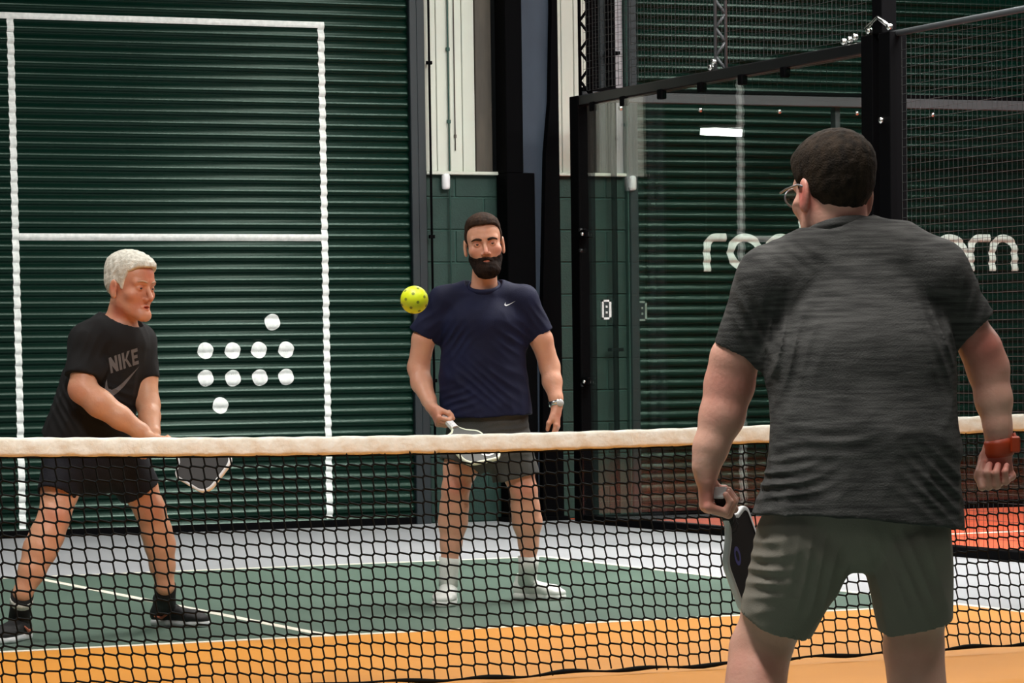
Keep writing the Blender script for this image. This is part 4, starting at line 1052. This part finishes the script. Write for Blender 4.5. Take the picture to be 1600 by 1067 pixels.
# ================================================================== older person on the left
p1 = empty('person', ROOTS[0], YAW); tag(p1, 'white-haired person in black t-shirt and shorts crouching forward at left', 'person')
H1 = Head((0.1613, -0.0400, 1.4431), (.80, -.60, -.10), (.05, 0, 1), 1.11)
G1L, G1R = (-0.3192, -0.1105, 0.0000), (0.2185, 0.5227, 0.0000)
A1L, A1R = (G1L[0], G1L[1], .085), (G1R[0], G1R[1], .085)
b = Sdf(); H1.add_to(b, mouth_open=.0045)
b.cap((0.1309, -0.0200, 1.3653), (0.1022, 0.0000, 1.2504), .060, .070, k=.025)
b.echain([((0.0879, 0.0000, 1.2033), (.13, .12)), ((0.0290, 0.0200, 1.0460), (.15, .125)), ((-0.0340, 0.0600, 0.8346), (.15, .12)), ((-0.0228, 0.0800, 0.7410), (.15, .12))], (.8, .6, 0), .03)
b.chain([((-0.0021, -0.1200, 1.2169), .060), ((-0.0213, -0.1500, 1.1259), .054), ((-0.0276, -0.1800, 1.0272), .055)], k=.02)
b.chain([((-0.0276, -0.1800, 1.0272), .056), ((0.0439, -0.2000, 0.9691), .056), ((0.1259, -0.2000, 0.9108), .047), ((0.2068, -0.1900, 0.8522), .034), ((0.2273, -0.1900, 0.8363), .031)], k=.02, k0=.02)
b.chain([((0.1720, 0.1000, 1.2159), .058), ((0.2012, 0.0700, 1.0698), .050), ((0.2164, 0.0300, 0.9587), .047)], k=.02)
b.chain([((0.2164, 0.0300, 0.9587), .047), ((0.2261, -0.0200, 0.9118), .044), ((0.2454, -0.0900, 0.8444), .032)], k=.015, k0=.02)
gc1 = hand(b, (0.2299, -0.1900, 0.8337), (.62, -.25, -.72), (.75, .35, .45), 1, 1.05, curl=(60, 78, 50), thumb=(.1, 1.0))
hand(b, (0.2462, -0.1000, 0.8341), (-.12, -.45, -.88), (-.5, -.7, .45), -1, 1.0, curl=(48, 60, 40), thumb=(.2, .8))
b.chain([((-0.1117, 0.0300, 0.7516), .092), ((-0.1479, -0.0400, 0.6142), .078), ((-0.1661, -0.1000, 0.5037), .064), ((-0.1925, -0.1300, 0.4345), .068), ((-0.2200, -0.1500, 0.3756), .068), ((-0.2519, -0.1800, 0.2886), .054), ((-0.2878, -0.2000, 0.2013), .037), (A1L, .028)], k=.02)
b.ell((-0.1513, -0.1500, 0.5058), (.034, .024, .040), k=.03)
b.chain([((0.0815, 0.1000, 0.7469), .092), ((0.1552, 0.1300, 0.6222), .078), ((0.2001, 0.1400, 0.5222), .063), ((0.2216, 0.1700, 0.4319), .063), ((0.2343, 0.1900, 0.3715), .063), ((0.2409, 0.2100, 0.2786), .052), ((0.2488, 0.2200, 0.1942), .037), (A1R, .028)], k=.02)
b.ell((0.2151, 0.1000, 0.5237), (.034, .024, .040), k=.03)
h1c = H1.c
body1 = solid('body', b, (-.62, -.50, -.0), (.50, .42, 1.80), .006, SK1, p1, 1,
              [(h1c - (.14, .16, .155), h1c + (.15, .16, .16), .0026), (np.array((0.2299, -0.1900, 0.8337)) - (.06, .14, .19), np.array((0.2299, -0.1900, 0.8337)) + (.16, .20, .05), .003)])
paint_attr(body1, [(H1.pt(0, .092, -.069), (.022, .022, .010), 1.0), (H1.pt(0, .104, -.036), .022, .6), (H1.pt(.05, .06, -.03), .035, .45), (H1.pt(-.05, .06, -.03), .035, .45), (H1.pt(0, .08, .05), .05, .55), (H1.pt(.02, .06, -.03), .10, .40), (H1.pt(.078, -.01, -.01), .03, .6), (H1.pt(.045, .0, -.09), .05, .6),
                   (H1.pt(.031, .09, .004), (.018, .018, .012), .7)] + [(q, .05, .35) for q in ((-0.0409, -0.2000, 1.0171), (-0.1499, -0.1600, 0.5062), (0.2173, 0.0800, 0.5245), (0.2421, -0.1500, 0.7568))])
eyes(H1, p1, (.08, .12, .16))
M_WHAIR = mat('white_hair', (.80, .77, .68), .75, noise=(70, (.55, .52, .44), (1, 1, .3)), bump=.4, bscale=220)
brows(H1, mat('pale_eyebrow', (.50, .30, .20), .8), p1, .0032, .0235)
hair(H1, [(-.12, -.105), (-.090, -.095), (-.05, -.060), (-.030, -.030), (-.010, .018), (.008, .008), (.022, -.014), (.032, .018), (.045, .055), (.062, .066), (.078, .076), (.1, .080)],
     lambda Q: .0045 + .015 * np.clip((Q[2] - .04) / .06, 0, 1), M_WHAIR, p1, amp=.0012)
M_BSHIRT = mat('black_shirt_cloth', (.0060, .0060, .0068), .8, noise=(9, (.009, .009, .010), (1, 1, 1)), bump=.15, bscale=300, spec=.3)
s1 = Sdf(); SD = (.85, .5, 0)
s1.echain([((0.0884, 0.0000, 1.2243), (.14, .125)), ((0.0237, 0.0200, 1.0461), (.168, .145))], SD, .03)
hA, hB = (0.0237, 0.0200, 1.0461), (-0.0561, 0.0600, 0.7978)
tube_end(s1, hA, hB, (.168, .145), (.190, .165), SD, .01)
s1.chain([((0.0846, 0.0000, 1.2875), .062), ((-0.0032, -0.1100, 1.2248), .078)], k0=.03); s1.chain([((0.1239, 0.0000, 1.2764), .055), ((0.1720, 0.1000, 1.2186), .070)], k0=.03)
SL = [((-0.0032, -0.1100, 1.2248), (-0.0283, -0.1650, 1.0791), (.078, .078), (.066, .070)), ((0.1720, 0.1000, 1.2186), (0.1985, 0.0700, 1.0645), (.070, .07), (.058, .062))]
for a, c, ra, rb in SL: tube_end(s1, a, c, ra, rb, (0, 1, 0), .035)
crease(s1, (0.0761, -0.1000, 0.9675), (.10, .12, .08), (30, 0, 75), .0050)
crease(s1, (-0.1017, -0.0500, 0.9432), (.08, .14, .10), (70, 0, 40), .0050)
crease(s1, (0.0182, -0.1200, 1.1905), (.06, .12, .06), (60, 0, -50), .0035)
s1.ell((0.0463, -0.1500, 1.1145), (.030, .032, .036), k=.03); s1.ell((0.0384, -0.1550, 1.0834), (.020, .025, .024), k=.025)
disp(s1, waves(31, 9, 26, (1, 1, .6)), .005, (-.6, -.5, .6), (.5, .5, 1.6)); disp(s1, waves(32, 7, 55, (1.1, 1, .5), True), .002, (-.6, -.5, .6), (.5, .5, 1.6))
neckline(s1, (0.1118, -0.0050, 1.3002), (.42, -.22, 1), .084)
hollow(s1, hA, hB, (.168, .145), (.190, .165), SD, .018, .03)
a, c, ra, rb = SL[1]; hollow(s1, a, c, ra, rb, (0, 1, 0), .010, .018)
shirt1 = solid('shirt', s1, (-.62, -.42, .62), (.36, .36, 1.40), .0048, M_BSHIRT, p1, 2)
collar((0.1119, -0.0050, 1.3028), (.42, -.22, 1), .072, .010, M_BSHIRT, shirt1)
# chest print: four block letters over a curved tick
LT = [[[(0, 0), (.22, 0), (.22, .45), (.55, 0), (.78, 0), (.78, 1), (.56, 1), (.56, .5), (.24, 1), (0, 1)]], [[(.9, 0), (1.14, 0), (1.14, 1), (.9, 1)]],
      [[(1.26, 0), (1.48, 0), (1.48, 1), (1.26, 1)], [(1.48, .42), (1.80, 1), (2.08, 1), (1.70, .55), (2.1, 0), (1.82, 0), (1.48, .58)]],
      [[(2.2, 0), (2.42, 0), (2.42, 1), (2.2, 1)], [(2.42, .78), (2.85, .78), (2.85, 1), (2.42, 1)], [(2.42, .40), (2.78, .40), (2.78, .60), (2.42, .60)], [(2.42, 0), (2.85, 0), (2.85, .22), (2.42, .22)]]]
M_PRINT = mat('charcoal_print', (.13, .125, .13), .7)
pl = [[((x - 1.4 + y * .25) * .046, y * .062 + .008) for x, y in poly] for g in LT for poly in g]
pn = (.25, -.96, .1)
decal('printed_word', pl, (0.1421, -0.1000, 1.1026), (.93, .10, .33), (-.33, 0, .93), pn, shirt1, M_PRINT, shirt1, sub=.014)
decal('printed_mark', [[(x * .17 - .005, y * .19 - .030) for x, y in SWOOSH]], (0.1284, -0.1000, 1.0767), (.93, .10, .33), (-.33, 0, .93), pn, shirt1, M_PRINT, shirt1, sub=.014)
M_NSHORT = mat('black_navy_shorts', (.0055, .0060, .011), .8, bump=.2, bscale=260, spec=.3)
q1 = Sdf(); q1.echain([((-0.0412, 0.0700, 0.8080), (.175, .15)), ((-0.0268, 0.0700, 0.7413), (.185, .16))], SD, .02)
LG = [((-0.1117, 0.0300, 0.7516), (-0.1603, -0.0700, 0.5866), (.115, .12), (.082, .092)), ((0.0761, 0.1000, 0.7470), (0.1615, 0.1400, 0.5950), (.115, .12), (.092, .095))]
for a, c, ra, rb in LG: tube_end(q1, a, c, ra, rb, X_, .035)
disp(q1, waves(41, 8, 30), .005, (-.6, -.5, .3), (.5, .5, 1.2))
for a, c, ra, rb in LG: hollow(q1, a, c, ra, rb, X_, .008, .05)
solid('shorts', q1, (-.50, -.32, .42), (.36, .40, 1.0), .006, M_NSHORT, p1, 1)
shoe(p1, G1L, (-.28, -1), .30, M_BLACK_SHOE, MT['white'], M_BLACK_SHOE, .0045, .03, wd=.052, stripe=M_ORANGE)
shoe(p1, G1R, (.88, -.50), .30, M_BLACK_SHOE, MT['white'], M_BLACK_SHOE, .0045, .03, wd=.052, stripe=M_ORANGE)
for a, c in (((-0.2905, -0.2000, 0.1961), A1L), ((0.2487, 0.2200, 0.1888), A1R)):
    so_ = MB().tube([a, tuple(np.array(a) * .5 + np.array(c) * .5), c], [.0475, .044, .045], 18).build('sock', M_BSOCK, p1, True)
    if a[0] < 0:
        A_ = np.array(a); C_ = np.array(c); MB().tube([tuple(A_ + (C_ - A_) * .12), tuple(A_ + (C_ - A_) * .34)], [.0480, .0470], 18).build('sock_band', M_WSOCK, so_, True)
paddle(p1, gc1 + V3(.02, -.015, .0), (.66, -.55, -.35), (-.35, -.78, .50), 'dark grey paddle with a white edge held by the white-haired person', mat('charcoal_paddle_face', (.030, .028, .028), .6), MT['white'], mat('black_grip', (.01, .01, .01), .7), W_=.195, H_=.25)

# ================================================================== person seen from behind on the right
p3 = empty('person', ROOTS[2], YAW); tag(p3, 'person seen from behind in heather grey t-shirt and dark olive shorts', 'person')
H3 = Head((0.0327, 0.1300, 1.5117), (-.42, .90, -.10), (.04, -.05, 1), 1.15)
b = Sdf(); H3.add_to(b)
b.cap((0.0325, 0.1300, 1.4822), (0.0515, 0.1100, 1.3696), .070, .072, k=.03)
b.echain([((0.0894, 0.1200, 1.2841), (.165, .080)), ((0.0912, 0.0600, 1.1052), (.190, .115)), ((0.0864, 0.0000, 0.8899), (.20, .14)), ((0.0750, 0.0000, 0.7821), (.19, .13))], X_, .04)
b.chain([((-0.1119, 0.0800, 1.2860), .065), ((-0.1656, 0.1000, 1.1865), .058), ((-0.2116, 0.1200, 1.1095), .057), ((-0.2240, 0.1300, 1.0473), .059)], k=.02)
b.chain([((-0.2240, 0.1300, 1.0473), .059), ((-0.2442, 0.1200, 0.9696), .053), ((-0.2721, 0.1100, 0.8953), .041), ((-0.2835, 0.1100, 0.8486), .035)], k=.02, k0=.02)
b.chain([((0.2727, 0.0900, 1.2886), .058), ((0.3421, 0.1000, 1.2026), .048), ((0.3884, 0.1100, 1.1244), .048), ((0.4068, 0.1200, 1.0775), .049)], k=.02)
b.chain([((0.4068, 0.1200, 1.0775), .049), ((0.4192, 0.1100, 0.9994), .043), ((0.4269, 0.1000, 0.9371), .032), ((0.4299, 0.1000, 0.8981), .029)], k=.02, k0=.02)
gc3 = hand(b, (-0.2851, 0.1100, 0.8439), (.02, .16, -1), (.95, .10, .05), -1, 1.20, curl=(70, 85, 55), thumb=(.1, 1.0), wr=.030)
hand(b, (0.4299, 0.1000, 0.8981), (.03, .10, -1), (-.45, -.88, 0), 1, 1.10, curl=(78, 88, 60), thumb=(.0, 1.1))
b.chain([((-0.0598, 0.0200, 0.6825), .090), ((-0.1160, 0.0500, 0.5103), .080), ((-0.1582, 0.0800, 0.3989), .070), ((-0.1705, 0.0500, 0.3313), .068), ((-0.1772, 0.0300, 0.2707), .070), ((-0.1834, 0.0200, 0.1780), .052), ((-0.1888, 0.0200, 0.0920), .042), ((-0.1908, 0.0200, 0.0371), .040)], k=.03)
b.chain([((0.2019, 0.0200, 0.6788), .090), ((0.2116, 0.0300, 0.5072), .078), ((0.2135, 0.0500, 0.3963), .068), ((0.2169, 0.0300, 0.3277), .064), ((0.2188, 0.0100, 0.2672), .068), ((0.2233, -0.0000, 0.1746), .052), ((0.2291, 0.0000, 0.0886), .042), ((0.2304, 0.0000, 0.0338), .040)], k=.03)
h3c = H3.c; w3l = np.array((-0.2851, 0.1100, 0.8439)); w3r = np.array((0.4299, 0.1000, 0.8981))
body3 = solid('body', b, (-.42, -.25, .0), (.52, .42, 1.80), .006, SK3, p3, 1,
              [(h3c - (.14, .16, .16), h3c + (.15, .17, .16), .003), (w3l + (-.09, -.10, -.17), w3l + (.11, .12, .03), .0026), (w3r + (-.10, -.10, -.17), w3r + (.09, .10, .03), .0026)])
paint_attr(body3, [(H3.pt(-.078, -.012, -.015), (.035, .035, .045), .9)] + [(q, r, s_) for q, r, s_ in (((-0.2227, 0.0800, 1.0476), .09, .45), ((-0.2948, 0.0900, 0.7760), .06, .6), ((0.3841, 0.0800, 1.1243), .07, .8), ((0.4282, 0.0900, 0.8516), .06, .85), ((-0.1709, 0.0200, 0.3653), .08, .35), ((0.0775, 0.1000, 1.4616), .05, .4), ((0.2075, -0.0000, 0.4240), .08, .3))])
eyes(H3, p3)
M_HAIR3 = mat('dark_ash_brown_hair', (.011, .0075, .0050), .8, spec=.15, noise=(50, (.032, .021, .013), (1, 1, .3)), bump=.4, bscale=220)
hair(H3, [(-.13, -.052), (-.085, -.052), (-.06, -.050), (-.040, -.040), (-.022, -.015), (-.008, .022), (.010, .012), (.022, .0), (.032, .03), (.05, .06), (.07, .075), (.1, .08)],
     lambda Q: .004 + .010 * np.clip((Q[2] - .02) / .06, 0, 1), M_HAIR3, p3, amp=.0009, hh=.003, freq=300)
gl = MB().tube([tuple(H3.pt(-.083, -.018, .006)), tuple(H3.pt(-.085, .0, .012)), tuple(H3.pt(-.080, .06, .012)), tuple(H3.pt(-.072, .098, .010))], .0028, 8)
gl.tube([tuple(H3.pt(.083, -.018, .006)), tuple(H3.pt(.085, .0, .012)), tuple(H3.pt(.080, .06, .012)), tuple(H3.pt(.072, .098, .010))], .0028, 8)
for s_ in (-1, 1):
    ring_ = [tuple(H3.pt(s_ * .036 + .026 * math.cos(t_), .104 - abs(s_ * .036 + .026 * math.cos(t_)) * .12, .0 + .020 * math.sin(t_))) for t_ in np.linspace(0, 6.283, 25)]
    gl.tube(ring_, .0022, 6)
glo = gl.build('glasses', mat('grey_spectacle_metal', (.25, .25, .27), .35, .8), p3, True)
for s_ in (-1, 1):
    ln = [tuple(H3.pt(s_ * .036 + .026 * math.cos(t_), .104 - abs(s_ * .036 + .026 * math.cos(t_)) * .12, .0 + .020 * math.sin(t_))) for t_ in np.linspace(0, 6.283, 25)[:-1]]
    mb = MB(); mb.add(ln, [tuple(range(24))]); mb.build('lens', MT['glass'], glo)
M_HEA = mat('heather_grey_knit', (.029, .029, .028), .9, noise=(30, (.078, .077, .074), (.3, .6, 4)), bump=.25, bscale=240, spec=.25)
s3 = Sdf()
s3.echain([((0.0874, 0.1000, 1.3069), (.195, .115)), ((0.0875, 0.0400, 1.1052), (.224, .150)), ((0.0926, 0.0000, 0.8898), (.232, .165))], X_, .04)
hA, hB = (0.0926, 0.0000, 0.8898), (0.0750, -0.0100, 0.7115)
tube_end(s3, hA, hB, (.232, .165), (.260, .185), X_, .01)
s3.chain([((0.0505, 0.1000, 1.3786), .078), ((-0.0377, 0.0900, 1.3362), .078), ((-0.1165, 0.0800, 1.2907), .088)], k0=.04, k=.03)
s3.chain([((0.0847, 0.1000, 1.3781), .078), ((0.1844, 0.0900, 1.3485), .078), ((0.2714, 0.0800, 1.3007), .082)], k0=.04, k=.03)
SL = [((-0.1165, 0.0800, 1.2907), (-0.2013, 0.1100, 1.1218), (.088, .085), (.061, .066)), ((0.2714, 0.0800, 1.3007), (0.3691, 0.1050, 1.1759), (.082, .08), (.062, .066))]
for a, c, ra, rb in SL: tube_end(s3, a, c, ra, rb, (0, 1, 0), .045)
crease(s3, (-0.1092, -0.0600, 1.1534), (.07, .10, .10), (75, 0, -38), .0050, .8)
crease(s3, (-0.1770, 0.0500, 1.2015), (.06, .12, .08), (60, 0, 30), .0030)
crease(s3, (-0.1153, -0.1000, 0.8115), (.11, .12, .055), (-38, 0, 95), .0060, .8)
crease(s3, (-0.0194, -0.1400, 0.9101), (.12, .08, .05), (-22, 0, 80), .0030)
crease(s3, (0.2427, -0.1000, 0.7989), (.09, .12, .08), (48, 0, 60), .0045)
crease(s3, (0.2737, -0.0500, 1.1633), (.05, .12, .10), (90, 0, 30), .0045)
crease(s3, (0.3569, 0.0500, 1.2402), (.05, .12, .06), (50, 0, -45), .0030)
crease(s3, (-0.0752, 0.0500, 1.3617), (.10, .12, .05), (40, 0, 70), .0022)
disp(s3, waves(51, 9, 17, (1, 1, .8)), .0065, (-.5, -.4, .5), (.5, .5, 1.7)); disp(s3, waves(52, 8, 45, (.8, 1, 1.2), True), .0022, (-.5, -.4, .5), (.5, .5, 1.7))
neckline(s3, (0.0430, 0.1150, 1.4148), (-.16, .30, 1), .088)
hollow(s3, hA, hB, (.232, .165), (.260, .185), X_, .014, .035)
for a, c, ra, rb in SL: hollow(s3, a, c, ra, rb, (0, 1, 0), .008, .05)
shirt3 = solid('shirt', s3, (-.36, -.28, .60), (.42, .34, 1.56), .0042, M_HEA, p3, 2)
collar((0.0430, 0.1150, 1.4179), (-.16, .30, 1), .077, .011, M_HEA, shirt3)
M_OLI = mat('dark_olive_shorts', (.215, .198, .165), .8, noise=(5, (.180, .166, .138), (1, 1, 1)), bump=.15, bscale=300, spec=.3)
q3 = Sdf(); q3.echain([((0.0751, 0.0000, 0.7975), (.222, .150)), ((0.0716, 0.0000, 0.7358), (.228, .150))], X_, .02)
LG = [((-0.0509, 0.0000, 0.6602), (-0.1261, 0.0450, 0.4624), (.128, .140), (.094, .108)), ((0.1901, -0.0000, 0.6568), (0.2145, 0.0300, 0.4588), (.110, .140), (.093, .108))]
for a, c, ra, rb in LG: tube_end(q3, a, c, ra, rb, X_, .012)
crease(q3, (-0.1596, -0.0600, 0.6036), (.08, .12, .09), (-25, 0, 80), .0050, .8)
crease(q3, (-0.0331, -0.1000, 0.5890), (.07, .12, .10), (75, 0, -30), .0060, .8)
crease(q3, (0.1806, -0.1000, 0.5860), (.09, .12, .10), (65, 0, 25), .0040)
disp(q3, waves(61, 8, 24), .006, (-.5, -.4, .2), (.5, .5, 1.0)); disp(q3, waves(62, 7, 50, (1, 1, .8), True), .002, (-.5, -.4, .2), (.5, .5, 1.0))
for a, c, ra, rb in LG: hollow(q3, a, c, ra, rb, X_, .008, .05)
sh3 = solid('shorts', q3, (-.36, -.26, .36), (.36, .30, .82), .0045, M_OLI, p3, 2)
for g, td in (((-0.1797, 0.1534, 0.0000), (-.15, 1)), ((0.2441, 0.1090, 0.0000), (.12, 1))):
    shoe(p3, g, td, .30, M_WHITE_SHOE, M_WHITE_SHOE, M_WHITE_SHOE, .006, .0, wd=.052)
for a, c in (((-0.1854, 0.0200, 0.1311), (-0.1892, 0.0200, 0.0528)), ((0.2262, -0.0000, 0.1277), (0.2289, 0.0000, 0.0495))):
    MB().tube([a, tuple(np.array(a) * .5 + np.array(c) * .5), c], [.047, .045, .046], 18).build('sock', M_WSOCK, p3, True)
M_BAND = mat('orange_rubber_strap', (.42, .045, .008), .5)
bo = MB().tube([(0.4283, 0.1000, 0.9044), (0.4299, 0.1000, 0.8950), (0.4301, 0.1020, 0.8731), (0.4310, 0.1030, 0.8652)], [.0345, .0365, .038, .036], 22).build('wristband', M_BAND, p3, True)
MB().bbox(-.012, .012, -.012, .012, -.020, .020, .004).build('buckle', M_BAND, bo).location = (0.4658, 0.0800, 0.8918)
MB().tube([(0.4643, 0.0900, 0.9197), (0.4705, 0.0900, 0.9009), (0.4673, 0.0900, 0.8791)], [.004, .006, .005], 8).build('strap_loop', M_BAND, bo, True)
PB = mat('blue_logo_ink', (.03, .04, .26), .6)
paddle(p3, gc3 + V3(.008, .017, -.006), (.28, .66, -.70), (.915, -.400, -.011), 'black paddle with white edge hanging from the left hand of the person in grey', mat('black_paddle_face', (.005, .005, .007), .75, spec=.2), mat('white_grey_edge', (.60, .62, .62), .45), mat('black_grip_tape', (.01, .01, .01), .7), logo=(PB, (.035, .10), (.018, .030)), hl=.085)
